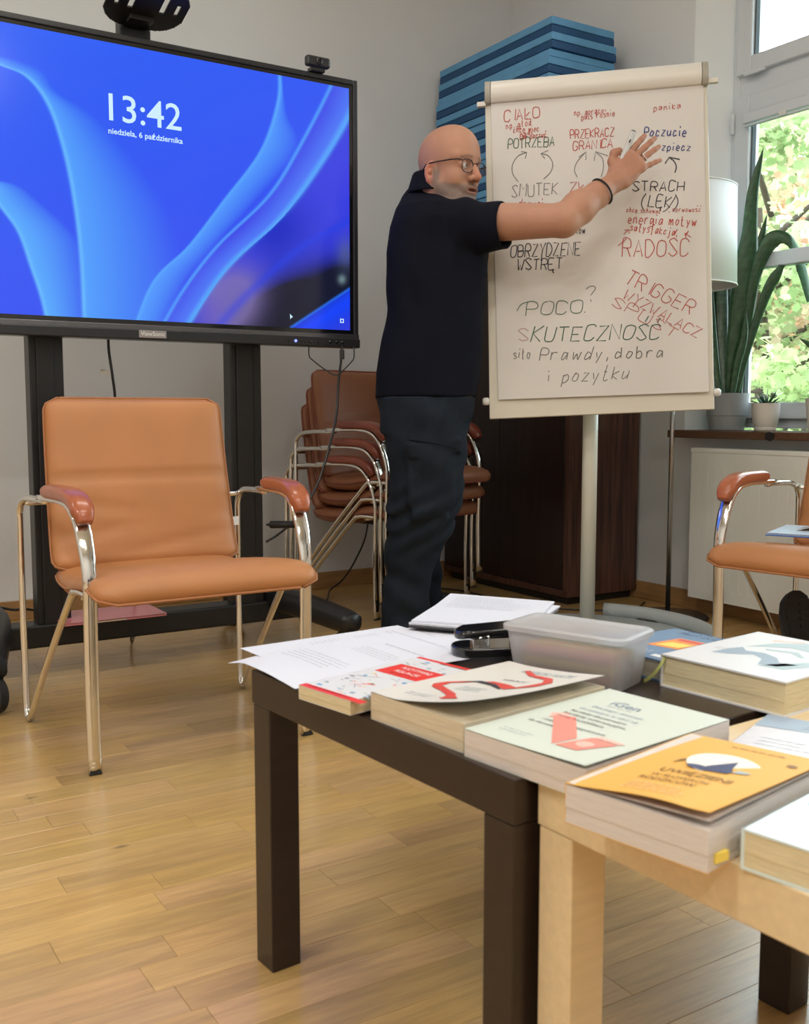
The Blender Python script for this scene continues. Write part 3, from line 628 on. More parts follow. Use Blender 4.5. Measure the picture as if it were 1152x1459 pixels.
    tb, _ = text_mb('ViewSonic', k, lambda x, y, z: W(pu - .038 + x, TVV - .0166, TZ0 + .0125 + y), bold=.0002); tb.build('logo_text', 'tag_white', lp)
    for k, px in enumerate((408, 418, 425.5, 432, 439, 445.5, 452, 467, 476, 484)):
        u0, _ = su(px, 489); b = MB(); b.lathe([(.0045, 0), (.0045, .003), (.0035, .004), (0, .004)], W(u0, TVV - .012, TZ0 + .016), 12, ax=-V)
        b.build('button', 'led_blue' if k == 1 else 'black_gloss', t_, label='lit blue power button' if k == 1 else None)
display()
def stand():
    fr = fr_uv; uc = 1.03
    t_ = thing('display_stand', 'black metal rolling stand with two posts carrying the large display', 'stand', W(uc, 3.2, 0), A)
    for u0, u1 in ((.685, .785), (1.325, 1.435)):
        b = MB(); b.box((u0, 3.185, .10), (u1, 3.25, 1.75), fr); b.box((u0 + .018, 3.178, .10), (u1 - .03, 3.186, 1.2), fr); b.build('post', 'black_metal', t_, bevel=.006)
    b = MB(); b.box((.45, 3.17, .085), (1.62, 3.27, .155), fr)
    # the stand's crossbar
    b.build('crossbar', 'black_metal', t_, bevel=.008)
    b = MB(); b.box((.70, 3.175, 1.25), (1.42, 3.215, 1.33), fr); b.box((.70, 3.175, 1.60), (1.42, 3.215, 1.68), fr); b.build('mounting_rail', 'black_metal', t_, bevel=.004)
    def foot(sgn, uu):
        P = [W(uu, 3.62, .15), W(uu + sgn * .0, 3.45, .155), W(uu + sgn * .005, 3.24, .16), W(uu + sgn * .04, 3.05, .155), W(uu + sgn * .085, 2.86, .135), W(uu + sgn * .095, 2.80, .128)]
        P = catmull(P, 5); n = len(P); r = [.028 + .012 * math.sin(math.pi * i / (n - 1)) for i in range(n)]
        b = MB(); b.tube(P, r, n=16, r2=[.045 - .006 * i / n for i in range(n)], up=(0, 0, 1), sq=.55); return b.build('foot', 'black_metal', t_, smooth=True)
    foot(-1, .575); foot(1, 1.47)
    def castor(u, v, sw):
        b = MB(); c = W(u, v, .052); ax = U * math.cos(sw) + V * math.sin(sw)
        b.lathe([(.0, -.016), (.046, -.016), (.052, -.011), (.052, .011), (.046, .016), (0, .016)], c, 28, ax=ax); w_ = b.build('castor', 'rubber', t_, smooth=True, auto=40)
        b = MB()
        for s_ in (-1, 1):
            b.lathe([(.030, 0), (.034, .002), (.030, .003), (.026, .002)], c + ax * s_ * .016, 24, ax=ax * s_)
            for k in range(5):
                q = 2 * math.pi * k / 5; d = np.cross(ax, [0, 0, 1.0]) * math.cos(q) + np.array([0, 0, 1.0]) * math.sin(q); b.tube([c + ax * s_ * .0165, c + ax * s_ * .0175 + d * .030], .0035, n=5)
            b.lathe([(.010, 0), (.010, .004), (0, .005)], c + ax * s_ * .016, 14, ax=ax * s_)
        b.build('wheel_rim', 'silver', w_, smooth=True)
        b = MB(); d = nz(np.cross(ax, [0, 0, 1.0]))
        for s_ in (-1, 1): b.cbox(c + ax * s_ * .022 + np.array([0, 0, .025]) - d * .008, ax, d, (0, 0, 1), .003, .018, .036)
        b.cbox(c + np.array([0, 0, .063]) - d * .01, ax, d, (0, 0, 1), .026, .022, .006); b.tube([c + np.array([0, 0, .068]) - d * .01, c + np.array([0, 0, .088]) - d * .01], .012)
        b.build('fork', 'black_metal', w_, bevel=.002)
    castor(.488, 2.83, .4); castor(1.565, 2.83, .9); castor(1.47, 3.55, .55); castor(.575, 3.55, .3)
    # camera shelf above the display
    b = MB(); b.box((uc - .045, 3.19, 1.75), (uc + .052, 3.235, 2.00), fr); b.build('shelf_post', 'black_metal', t_, bevel=.004)
    cu, cv, cz = uc + .005, 3.08, 2.005
    def inside(x, y):
        rx = .122; ry = .10
        if abs(x) > rx or abs(y) > ry: return False
        if (abs(x / rx) ** 2.6 + abs(y / ry) ** 2.6) > 1: return False
        for sx0 in (-.092, -.048, .048, .092):
            if abs(x - sx0) < .006 and abs(y + (.01 if abs(sx0) > .06 else .02)) < (.022 if abs(sx0) > .06 else .038): return False
        return True
    c = .004; nx, ny = 32, 26; ok = {}
    for i in range(-nx, nx + 1):
        for j in range(-ny, ny + 1): ok[(i, j)] = inside((i + .5) * c, (j + .5) * c)
    b = MB(); idx = {}; tilt = -.30
    def vid(i, j, k):
        if (i, j, k) not in idx: idx[(i, j, k)] = len(b.v); x, y = i * c, j * c; b.v.append(W(cu + x, cv + y, cz + tilt * y - (.0 if k else .005)))
        return idx[(i, j, k)]
    for (i, j), s_ in ok.items():
        if not s_: continue
        b.f.append((vid(i, j, 1), vid(i + 1, j, 1), vid(i + 1, j + 1, 1), vid(i, j + 1, 1))); b.f.append((vid(i, j, 0), vid(i, j + 1, 0), vid(i + 1, j + 1, 0), vid(i + 1, j, 0)))
        for di, dj, a_, b_ in ((-1, 0, (0, 1), (0, 0)), (1, 0, (1, 0), (1, 1)), (0, -1, (0, 0), (1, 0)), (0, 1, (1, 1), (0, 1))):
            if not ok.get((i + di, j + dj)): b.f.append((vid(i + a_[0], j + a_[1], 1), vid(i + a_[0], j + a_[1], 0), vid(i + b_[0], j + b_[1], 0), vid(i + b_[0], j + b_[1], 1)))
    sh_ = b.build('camera_shelf', 'black_metal', t_)
    b = MB(); b.tube([W(cu + x, cv - .098 * (1 - abs(x / .122) ** 2.6) ** .38, cz + .029 - .012) for x in np.linspace(-.10, .10, 20)], .004, n=6, r2=.012, up=(0, 0, 1)); b.build('shelf_lip', 'black_metal', sh_, smooth=True)
    b = MB(); b.box((uc - .035, 3.12, 1.975), (uc + .04, 3.20, 1.990), fr); b.build('shelf_bracket', 'black_metal', t_, bevel=.003)
    # small knob on right post and two-tone cable clip bar
    b = MB(); P = [at(380, 747.5, 3.22), at(436, 747, 3.12)]; q = np.array(P); b.tube([P[0], P[0] + (P[1] - P[0]) * .15], .004); b.tube([P[0] + (P[1] - P[0]) * .12, P[0] + (P[1] - P[0]) * .95, P[1]], [.012, .011, .008], n=14); b.build('clamp_handle', 'black_plastic', t_, smooth=True)
stand()
# webcam on the display's top edge
t_ = thing('webcam', 'small black webcam sitting on the top right edge of the large display', 'camera', W(1.605, 3.09, TZ1), A)
b = MB(); b.box((1.563, 3.075, TZ1 + .012), (1.650, 3.10, TZ1 + .046), fr_uv); b.build('body', 'bezel_dark', t_, bevel=.008, seg=3)
b = MB(); b.lathe([(.012, 0), (.012, .004), (.008, .005), (0, .004)], W(1.607, 3.075, TZ1 + .029), 20, ax=-V); b.build('lens', 'black_gloss', t_, smooth=True)
b = MB(); b.box((1.585, 3.085, TZ1), (1.635, 3.12, TZ1 + .014), fr_uv); b.box((1.585, 3.112, TZ1 - .03), (1.635, 3.122, TZ1), fr_uv) if False else None; b.build('clip', 'black_plastic', t_, bevel=.003)
# cables
def cable(name, label, pts, r, m='black_plastic', n=8, extra=None):
    b = MB(); b.tube(catmull(pts, 8), r, n=n); o = tag(b.build(name, m, smooth=True), label, 'cable'); return o
o = cable('power_cable', 'black cable hanging behind the orange armchair, with a small white tag', [at(154, 478, 3.28), at(155, 500, 3.28), at(160, 535, 3.28), at(164, 570, 3.29), at(165, 640, 3.3), at(170, 740, 3.34), W(1.02, 3.3, .165), W(1.05, 3.45, .012), W(1.2, 3.8, .008)], .0045)
b = MB(); p = at(160, 531, 3.28); b.cbox(p + np.array([-.02, 0, 0]), (1, 0, -.1), (0, 1, 0), (.1, 0, 1), .018, .0015, .009); b.build('cable_tag', 'tag_white', o)
cable('wire_loop', 'thin black wire loop hanging below the lower right corner of the display', [at(440, 490, 3.45), at(440, 505, 3.45), at(444, 512, 3.45), at(462, 526, 3.45), at(476, 534, 3.45), at(484, 532, 3.45), at(500, 516, 3.45), at(504, 509, 3.45), at(504, 494, 3.46)], .0022)
o = cable('usb_cable', 'black cable with a plug running from the display down to the right post', [at(487, 494, 3.45), at(486, 510, 3.45), at(482, 545, 3.45), at(479, 590, 3.42), at(470, 632, 3.35), at(452, 690, 3.3), at(425, 735, 3.25), at(398, 760, 3.24), at(379, 772, 3.22)], .004)
b = MB(); p = at(487, 505, 3.45); b.cbox(p, (1, 0, 0), (0, 1, 0), (0, 0, 1), .008, .006, .016); b.build('plug', 'black_plastic', o, bevel=.002)
cable('floor_cable', 'black cable curving from the wall behind the stacked armchairs down to the floor', [W(2.33, 4.0, .42), W(2.30, 3.98, .25), at(505, 800, 4.55), at(488, 826, 4.5), at(470, 841, 4.42), W(1.95, 3.74, .005), W(1.7, 3.62, .005)], .004)
cable('long_floor_cable', 'long thin black cable lying on the floor along the foot of the dark cabinet', [W(2.45, 3.98, .004), W(2.62, 3.7, .004), W(2.63, 3.4, .004), W(2.70, 3.15, .004), W(2.86, 3.0, .004), W(3.0, 2.98, .004), W(3.12, 3.05, .004)], .0035)
cable('left_cable', 'black cable drooping at the left frame edge behind the display stand', [at(-30, 864, 3.3), at(0, 866, 3.35), at(20, 869, 3.38), at(38, 868, 3.42), at(60, 872, 3.5)], .0045)
# pink folder on the crossbar
t_ = thing('plastic_folder', 'translucent pink plastic folder lying on the crossbar of the display stand', 'folder', W(.95, 3.1, .157), A)
b = MB(); b.box((.74, 3.10, .158), (1.06, 3.30, .163), fr_uv); b.build('cover', 'folder_pink', t_, bevel=.001)
b = MB(); b.box((.745, 3.105, .1632), (1.055, 3.295, .1645), fr_uv); b.build('sheet', 'paper_white', t_)
b = MB(); b.box((.74, 3.10, .1648), (1.06, 3.30, .1665), fr_uv); b.build('front_cover', 'folder_pink', t_)
b = MB(); b.box((.84, 3.096, .160), (.93, 3.101, .164), fr_uv); b.build('clasp', 'silver', t_)

# ================================================================ cabinet with foam mats
def cabinet():
    u0, u1, v0, v1, z1 = 2.79, 3.183, 3.165, 4.07, 1.42
    t_ = thing('cabinet', 'tall dark brown wooden cabinet in the corner behind the flip chart', 'cabinet', W((u0 + u1) / 2, (v0 + v1) / 2, 0), A)
    fr = fr_uv
    MB().box((u0 + .03, v0 + .03, 0), (u1 - .01, v1 - .03, .045), fr).build('plinth', 'black_plastic', t_)
    MB().box((u0 + .02, v0, .04), (u1, v0 + .022, z1 - .025), fr).build('side_panel', 'cabinet_wood', t_, bevel=.0015)
    MB().box((u0 + .02, v1 - .022, .04), (u1, v1, z1 - .025), fr).build('side_panel', 'cabinet_wood', t_, bevel=.0015)
    MB().box((u0, v0, .04), (u0 + .0195, v0 + .03, z1 - .025), fr).build('side_panel', 'cabinet_wood', t_, bevel=.0015)
    MB().box((u0 - .002, v0 - .003, z1 - .025), (u1, v1, z1), fr).build('top_panel', 'cabinet_wood', t_, bevel=.002)
    MB().box((u0 + .0, v0 - .002, .035), (u1, v1, .062), fr).build('bottom_panel', 'cabinet_wood', t_, bevel=.002)
    MB().box((u1 - .008, v0 + .022, .062), (u1, v1 - .022, z1 - .025), fr).build('back_panel', 'cabinet_front', t_)
    vm = (v0 + v1) / 2 + .015
    for a0, a1, hv in ((v0 + .033, vm - .0015, vm - .028), (vm + .0015, v1 - .005, vm + .028)):
        d = MB().box((u0 + .001, a0, .066), (u0 + .019, a1, z1 - .029), fr).build('door', 'cabinet_front', t_, bevel=.0015)
        hb = MB(); hb.tube([W(u0, hv, .98), W(u0 - .022, hv, .98), W(u0 - .026, hv, .985), W(u0 - .026, hv, 1.105), W(u0 - .022, hv, 1.11), W(u0, hv, 1.11)], .004, n=8); hb.build('handle', 'silver', d, smooth=True)
cabinet()
def mats():
    order = 'LDLDLLDLDLLDLDLLDLDLLDLDLLDLDL'; z = 1.42; th = (2.375 - z) / len(order)
    names = ['topmost', 'second', 'third', 'fourth', 'fifth', 'sixth', 'seventh', 'eighth', 'ninth', 'tenth', 'eleventh', 'twelfth', 'thirteenth', 'fourteenth', 'fifteenth', 'sixteenth', 'seventeenth', 'eighteenth', 'nineteenth', 'twentieth', 'twenty-first', 'twenty-second', 'twenty-third', 'twenty-fourth', 'twenty-fifth', 'twenty-sixth', 'twenty-seventh', 'twenty-eighth', 'twenty-ninth', 'thirtieth']
    rnd = random.Random(11)
    for i, c in enumerate(order):
        zt = 2.375 - i * th; g = i // 2
        r_ = random.Random(g * 7); du, dv, ex = r_.uniform(-.006, .006), r_.uniform(-.008, .008), r_.uniform(-.008, .008)
        if i > 4: du -= .012; dv -= .006
        b = MB(); n = 9
        u0, u1, v0, v1 = 2.742 + du, 3.085 + ex, 3.255 + dv, 4.055
        def top(s, t): return W(u0 + s * (u1 - u0), v0 + t * (v1 - v0), zt)
        b.box((u0, v0, zt - th + .0012), (u1, v1, zt - .0004), fr_uv)
        o = b.build('foam_mat', 'mat_light' if c == 'L' else 'mat_dark', bevel=.004, seg=2)
        tag(o, '%s blue foam mat on the cabinet, %s from the top of the stack' % ('pale' if c == 'L' else 'dark', names[i]) if i else 'pale blue foam mat, topmost of the stack on the cabinet', 'mat', 'blue foam mats stacked on the cabinet')
mats()

# ================================================================ armchairs (local frame: x across, y to the back, z up; sitter faces -y)
def cushion(prof, wf, th, name, m, parent, nu=26, nv=30, rc=.035, puff=.008, seams=(), wr=0.0, seed=0):
    """padded slab swept along profile prof [(y,z)], width half wf(s), thickness th(s)"""
    P = np.array(catmull([np.array([0, p[0], p[1]], float) for p in prof], 12)); L = np.r_[0, np.cumsum(np.linalg.norm(np.diff(P, axis=0), axis=1))]; T = L[-1]
    T_ = np.gradient(P, axis=0); T_ /= np.linalg.norm(T_, axis=1)[:, None]
    def sample(s):
        l = s * T; p = np.array([np.interp(l, L, P[:, k]) for k in range(3)]); t = nz([np.interp(l, L, T_[:, k]) for k in range(3)]); return p, np.cross(t, [1.0, 0, 0])
    rn = random.Random(seed); ph = [rn.random() * 6 for _ in range(6)]
    b = MB(); edge = []
    def pt(i, j, side):
        a = -1 + 2 * i / nu; s = j / nv
        a = math.sin(a * math.pi / 2) * .35 + a * .65
        p, nn = sample(s); d = min(s, 1 - s) * T; hw = wf(s)
        if d < rc: hw -= rc * (1 - math.sqrt(max(0, 1 - ((rc - d) / rc) ** 2)))
        ex = max(0, 1 - abs(a) ** 7) ** .5; ey = min(1, (max(0, 1 - abs(2 * s - 1) ** 9)) ** .5)
        e = min(ex, ey) if min(ex, ey) < .6 else ex * ey
        h = th / 2 * (.12 + .88 * e) + puff * (1 - a * a) * (1 - (2 * s - 1) ** 2) * (1 if side > 0 else .2)
        if side > 0:
            for sm in seams: h -= .007 * math.exp(-((s - sm) * T / .008) ** 2)
            if wr:
                for k in range(3):
                    q = s - (.62 + .12 * k) - .05 * math.sin(a * 2.2 + ph[k]); h -= wr * math.exp(-(q * T / .012) ** 2) * (.5 + .5 * math.sin(a * 3 + ph[k + 3]))
        if i in (0, nu) or j in (0, nv): h = 0
        return p + np.array([a * hw, 0, 0]) + nn * h * side
    idx = {}
    def vid(i, j, side):
        if i in (0, nu) or j in (0, nv): side = 0
        if (i, j, side) not in idx: idx[(i, j, side)] = len(b.v); b.v.append(pt(i, j, side if side else 1))
        return idx[(i, j, side)]
    for i in range(nu):
        for j in range(nv):
            b.f.append((vid(i, j, 1), vid(i + 1, j, 1), vid(i + 1, j + 1, 1), vid(i, j + 1, 1))); b.f.append((vid(i, j, -1), vid(i, j + 1, -1), vid(i + 1, j + 1, -1), vid(i + 1, j, -1)))
    o = b.build(name, m, parent, smooth=True)
    ring = [(i, 0) for i in range(nu)] + [(nu, j) for j in range(nv)] + [(i, nv) for i in range(nu, 0, -1)] + [(0, j) for j in range(nv, 0, -1)]
    pb = MB(); R = [pt(i, j, 1) for i, j in ring]; R = [r for k, r in enumerate(R) if np.linalg.norm(r - R[k - 1]) > 1e-4]
    pb.tube(R, .0032, n=6, closed=True, up=(1, .2, .1)); pb.build('piping', 'piping' if m == 'orange_leather' else 'arm_wood_shaded', o, smooth=True)
    return o
def armchair(leather, arm, label, group=None, tagc=True):
    t_ = thing('armchair', label, 'chair', (0, 0, 0), 0, group)
    hf = lambda y: .262 + .038 * min(max(y, 0), .5) / .5
    cushion([(.482, .838), (.468, .74), (.445, .62), (.418, .50), (.395, .43), (.370, .405)], lambda s: .238 + .012 * s, .052, 'backrest', leather, t_, seams=(.47,), wr=.0055, seed=3)
    cushion([(.44, .400), (.36, .382), (.22, .386), (.08, .408), (-.02, .416), (-.074, .388)], lambda s: .235 + .038 * min(1, s * 1.6), .064, 'seat', leather, t_, nv=26, puff=.010, rc=.05)
    for s in (-1, 1):
        x = lambda y: s * hf(y)
        # front leg and arm : flat oval tube
        fp = [(0, .004), (.004, .2), (.000, .36), (-.002, .44), (.012, .50), (.040, .556), (.085, .588), (.15, .598), (.22, .598), (.325, .596)]
        P = catmull([np.array([x(y), y, z]) for y, z in fp], 6); b = MB(); n = len(P)
        w1 = [.0135] * n; b.tube(P, [.0075] * n, n=12, r2=w1, up=(0, -1, .02), sq=.8) if False else None
        b = MB(); b.tube(P, [float(np.interp(i / n, [0, .35, .5, .62, .75, 1], [.0150, .0155, .0185, .0185, .015, .012])) for i in range(n)], n=14, r2=[.0075] * n, up=(1, 0, 0), sq=.6); b.build('front_leg', 'chrome', t_, smooth=True)
        b = MB(); b.cbox((x(0), 0, .003), (1, 0, 0), (0, 1, 0), (0, 0, 1), .0140, .0078, .003); b.build('foot_cap', 'rubber', t_, bevel=.002)
        rp = [(.28, .590), (.40, .588), (.465, .580), (.500, .555), (.507, .50), (.508, .25), (.508, .06), (.503, .022), (.490, .0085), (.475, .014), (.455, .035), (.30, .205), (.13, .375), (.10, .395), (.06, .400), (.006, .398)]
        P = catmull([np.array([x(y) * (1 if y > .1 else 1), y, z]) for y, z in rp], 6)
        b = MB(); b.tube(P, .0085, n=12); b.build('rear_leg', 'chrome', t_, smooth=True)
        ap = [(.014, .560), (.026, .580), (.050, .600), (.085, .612), (.14, .616), (.225, .616), (.245, .615)]
        P = catmull([np.array([x(y), y, z]) for y, z in ap], 6); n = len(P)
        b = MB(); wv = [.016 + .010 * min(1, i / 8) for i in range(n)]; hv = [.017 * min(1, .75 + i / 20) * (1 if i < n - 6 else 1 - .35 * (i - n + 6) / 6) for i in range(n)]
        b.tube(P, wv, n=16, r2=hv, up=(1, 0, 0), sq=.6); b.build('armrest', arm, t_, smooth=True)
    b = MB(); b.tube([(-.298, .485, .575), (-.28, .487, .57), (.28, .487, .57), (.298, .485, .575)], .007, n=10); b.build('back_crossbar', 'chrome', t_, smooth=True)
    b = MB(); b.tube([(-.266, .06, .392), (.266, .06, .392)], .009, n=10); b.build('seat_crossbar', 'chrome', t_, smooth=True)
    b = MB(); b.tube([(-.285, .32, .378), (.285, .32, .378)], .008, n=10)if False else b.cbox((0, .24, .366), (1, 0, 0), (0, 1, 0), (0, 0, 1), .2, .16, .006); b.build('seat_plate', 'black_plastic', t_, bevel=.003)
    if tagc:
        b = MB(); b.cbox((.258, .420, .50), (1, .3, 0), (.3, -1, 0), (0, 0, 1), .010, .0008, .012); b.build('care_tag', 'tag_white', t_)
    return t_
def place(o, loc, rz, label=None, group=None):
    o.location = loc; o.rotation_euler = (0, 0, rz)
    if label: o['label'] = label
    if group: o['group'] = group
ch1 = armchair('orange_leather', 'arm_wood', 'orange leather armchair with chrome legs, empty, in front of the display stand')
ch2 = copy_tree(ch1)
st = armchair('stack_leather_shaded', 'arm_wood_shaded', 'shade-darkened leather armchair', 'shade-darkened armchairs stacked by the wall')
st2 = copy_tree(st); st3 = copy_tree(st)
place(ch1, W(.850, 2.222), A)
place(ch2, (1.045, 2.60, 0), math.radians(-48.7), 'orange leather armchair cut by the right edge, with folders on its seat')
sr = A + math.radians(12.6); fwd = np.array([math.sin(sr), -math.cos(sr), 0]); base = W(2.235, 3.40)
for k, (o, lb) in enumerate(((st, 'leather armchair, colour darkened for shade, at the bottom of the stack by the wall'), (st2, 'leather armchair, colour darkened for shade, in the middle of the stack by the wall'), (st3, 'leather armchair, colour darkened for shade, on top of the stack by the wall'))):
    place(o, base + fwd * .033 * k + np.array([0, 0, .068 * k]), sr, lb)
# folders on the right armchair
t_ = thing('blue_folder', 'blue folder lying on the seat of the right armchair under loose sheets', 'folder', (1.12, 2.72, .468), 0)
fx = np.array([.84, -.54, 0]); fy = np.array([.54, .84, 0]); fo = np.array([1.0, 2.77, .470])
ff = lambda x, y, z: fo + fx * x + fy * y + np.array([0, 0, z])
b = MB(); b.box((0, -.05, 0), (.32, .18, .003), ff); b.build('cover', 'folder_blue', t_, bevel=.001)
b = MB(); b.box((.004, -.046, .003), (.316, .176, .007), ff); b.build('sheet', 'sheet_lightblue', t_)
b = MB(); b.box((.006, -.05, .0075), (.318, .178, .009), ff); b.build('flap', 'sheet_lightblue', t_)
o = MB().grid(lambda s, t: ff(.06 + .16 * s + .03 * t, .03 + .15 * t, .0115 + .018 * math.sin(s * 3.1) * (1 - t * .4)), 8, 6).build('orange_sheet', 'sheet_orange', smooth=True); tag(o, 'curled orange sheet on the blue folder on the right armchair', 'paper')
o = MB().box((.12, -.03, .0095), (.30, .10, .0105), ff).build('green_sheet', 'sheet_green'); tag(o, 'pale green sheet on the blue folder on the right armchair', 'paper')

# ================================================================ flip chart
def flipchart():
    c0 = at(855, 345, 3.46); yaw = math.radians(8.0); tl = math.radians(7)
    n = np.array([math.sin(-yaw) * 1.0, -math.cos(yaw), 0.0]); n = nz(n * math.cos(tl) + np.array([0, 0, math.sin(tl)]))
    def q(px, py, off=0.0): return onplane(px, py, c0 + n * off, n)
    foot = np.array([.61, 3.52, 0])
    t_ = thing('flip_chart', 'white flip chart on a round ring base, its sheet covered with handwriting', 'flip chart', foot, 0)
    cs = [q(697, 597), q(1017.5, 583), q(1007, 108), q(690.5, 137)]
    b = MB(); b.hexa([p - n * .016 for p in cs], cs); b.build('board', 'chart_white', t_, bevel=.003)
    # paper pad
    ps = [q(710, 568), q(1008.5, 557), q(1001, 118), q(699, 143)]
    b = MB(); b.hexa([p + n * .001 for p in ps], [p + n * .0055 for p in ps]); b.build('paper_pad', 'chart_paper', t_)
    N_ = 14
    def sheet(s, t):
        x = (1 - s); p = (ps[0] * (1 - s) + ps[1] * s) * (1 - t) + (ps[3] * (1 - s) + ps[2] * s) * t
        return p + n * (.0075 + .006 * (1 - t) ** 3 * (.4 + .6 * s) + .0015 * math.sin(s * 7 + t * 3) * (1 - t)) + (q(710, 568) - q(710, 566)) * 1.0 * (1 - t) ** 8
    sh = MB().grid(sheet, 16, 24).build('top_sheet', 'chart_paper', t_, smooth=True)
    # header (turned-over sheets rolled across the top) and clamp caps
    def ext(px0, py0, px1, py1, hh, off, name, m, r):
        a, d = q(px0, py0, off), q(px1, py1, off); up_ = nz(q(px0, py0 - 10, off) - a)
        b = MB(); prof = []
        P = [(0, -hh / 2), (.016, -hh / 2 + .002), (.026, -hh * .32), (.030, 0), (.024, hh * .35), (.012, hh / 2), (-.012, hh / 2), (-.012, -hh / 2)]
        ax = d - a; vs = [a + n * x + up_ * y for x, y in P] + [d + n * x + up_ * y for x, y in P]; k = len(P)
        b.add(vs, [tuple(range(k)), tuple(range(2 * k - 1, k - 1, -1))] + [(i, k + i, k + (i + 1) % k, (i + 1) % k) for i in range(k)])
        return b.build(name, m, t_, bevel=.002, smooth=False)
    H_ = .076
    ext(699, 134, 998, 107, H_, 0, 'header', 'chart_header', 0)
    ext(690.5, 134.5, 698.5, 134, H_ * 1.02, 0, 'end_cap', 'chart_cap', 0); ext(998.5, 107, 1007.5, 106.5, H_ * 1.04, 0, 'end_cap', 'chart_cap', 0)
    for a_, d_ in (((679, 150), (692, 149)), ((1006, 116), (1023, 114.5))):
        b = MB(); p0, p1 = q(*a_, .006), q(*d_, .006); b.cbox((p0 + p1) / 2, p1 - p0, n, (0, 0, 1), np.linalg.norm(p1 - p0) / 2, .008, .008); b.build('side_hook', 'chart_header', t_, bevel=.002)
    for px, py in ((692.5, 572), (1021, 559)):
        b = MB(); p = q(px, py); ax_ = nz(q(px + 5, py) - p); b.lathe([(.010, -.012), (.013, -.006), (.013, .006), (.008, .012)], p, 14, ax=ax_); b.build('side_knob', 'tag_white', t_, smooth=True)
    # post and base ring
    zt = q(843, 600)[2]
    pb = np.array([.645, 3.545, 0]); pt_ = q(843, 400, -.05)
    pt2 = np.array([pb[0] + .002, pb[1], 1.5])
    b = MB(); b.tube([pb + [0, 0, .03], np.array([pb[0], pb[1], 1.25])], .0265, n=20, r2=.022); b.build('post', 'chart_post', t_, smooth=True)
    b = MB(); b.tube([np.array([pb[0], pb[1], 1.2]), np.array([pb[0], pb[1] + .0, 1.62])], .019, n=16); b.build('inner_post', 'lamp_steel', t_, smooth=True)
    b = MB(); pc = q(843, 300, -.017); b.cbox((pc + np.array([pb[0], pb[1], pc[2]])) / 2 + np.array([0, .01, 0]), (1, 0, 0), (0, 1, 0), (0, 0, 1), .06, abs(pb[1] - pc[1]) / 2 + .01, .04); b.build('tilt_bracket', 'chart_post', t_, bevel=.004)
    cx, cy, R = .60, 3.51, .475; b = MB()
    a0, a1 = math.radians(67), math.radians(67 - 312); P = [np.array([cx + R * math.cos(a_), cy + R * math.sin(a_), .030]) for a_ in np.linspace(a0, a1, 70)]
    b.tube(P, .027, n=16, r2=.024); b.build('base_ring', 'ring_grey', t_, smooth=True)
    b = MB()
    for an in (math.radians(-40), math.radians(200), math.radians(-100)): b.tube([pb + [0, 0, .024], np.array([cx + R * math.cos(an), cy + R * math.sin(an), .026])], .018, n=12)
    b.build('base_spoke', 'ring_grey', t_, smooth=True, kind='stuff')
    b = MB(); b.lathe([(R - .01, .004), (R - .01, .009), (0, .010)], (cx, cy, 0), 48); b.build('base_plate', 'sheet_lightblue' if False else 'ring_grey', t_, auto=30)
    return t_, sh, q, n
FC, FC_SHEET, fcq, fcn = flipchart()
# single-stroke handwriting
GL = {'A': '02 28 42|14 34', 'B': '02 08|08 38 46 35 05|05 45 43 32 02', 'C': '47 38 18 07 03 12 32 43', 'D': '02 08|08 28 46 44 22 02', 'E': '48 08 02 42|05 35', 'G': '47 28 07 03 12 32 44 25',
      'H': '02 08|42 48|05 45', 'I': '22 28', 'J': '48 43 32 12 03', 'K': '02 08|48 05 42', 'L': '08 02 42', 'M': '02 08 25 48 42', 'N': '02 08 42 48', 'O': '28 07 03 22 43 47 28', 'P': '02 08 38 46 35 05',
      'R': '02 08 38 46 35 05|25 42', 'S': '47 28 07 16 34 43 22 03', 'T': '08 48|28 22', 'U': '08 03 12 32 43 48', 'W': '08 12 25 32 48', 'Y': '08 25 48|25 20', 'Z': '08 48 02 42', 'Ł': '08 02 42|14 36',
      'Ś': '47 28 07 16 34 43 22 03|29 3;', 'Ć': '47 38 18 07 03 12 32 43|29 3;', 'Ę': '48 08 02 42|05 35|42 31 40', '(': '39 16 13 30', ')': '19 36 33 10', '?': '07 18 38 47 35 24|22 21', '.': '12 13', ',': '13 11', '+': '05 45|27 23', '/': '02 48', "'": '28 3:',
      'a': '35 16 03 12 35|36 32', 'b': '09 02|05 26 34 22 02', 'c': '35 16 03 12 33', 'd': '35 16 03 12 34|39 32', 'e': '04 34 35 16 03 12 32', 'f': '38 29 17 12 10|05 25', 'g': '35 16 03 12 35|36 31 10 01', 'h': '09 02|05 26 32',
      'i': '16 12|18 19', 'j': '26 20 00|28 29', 'k': '08 02|36 04 32', 'l': '19 12 22', 'm': '02 06|05 16 22|24 36 42', 'n': '02 06|05 26 32', 'o': '16 03 22 35 16', 'p': '06 00|05 26 34 22 02', 'r': '02 06|04 16 36',
      's': '35 16 05 33 22 02', 't': '19 12 32|06 26', 'u': '06 03 12 34|36 32', 'w': '06 12 25 32 46', 'y': '06 13|36 10', 'z': '06 36 02 32', 'ł': '19 12 22|05 27', 'ó': '16 03 22 35 16|28 3:', 'ć': '35 16 03 12 33|28 3:', 'ś': '35 16 05 33 22 02|28 3:',
      'ę': '04 34 35 16 03 12 32 21 30', 'ą': '35 16 03 12 35|36 32 21 30'}
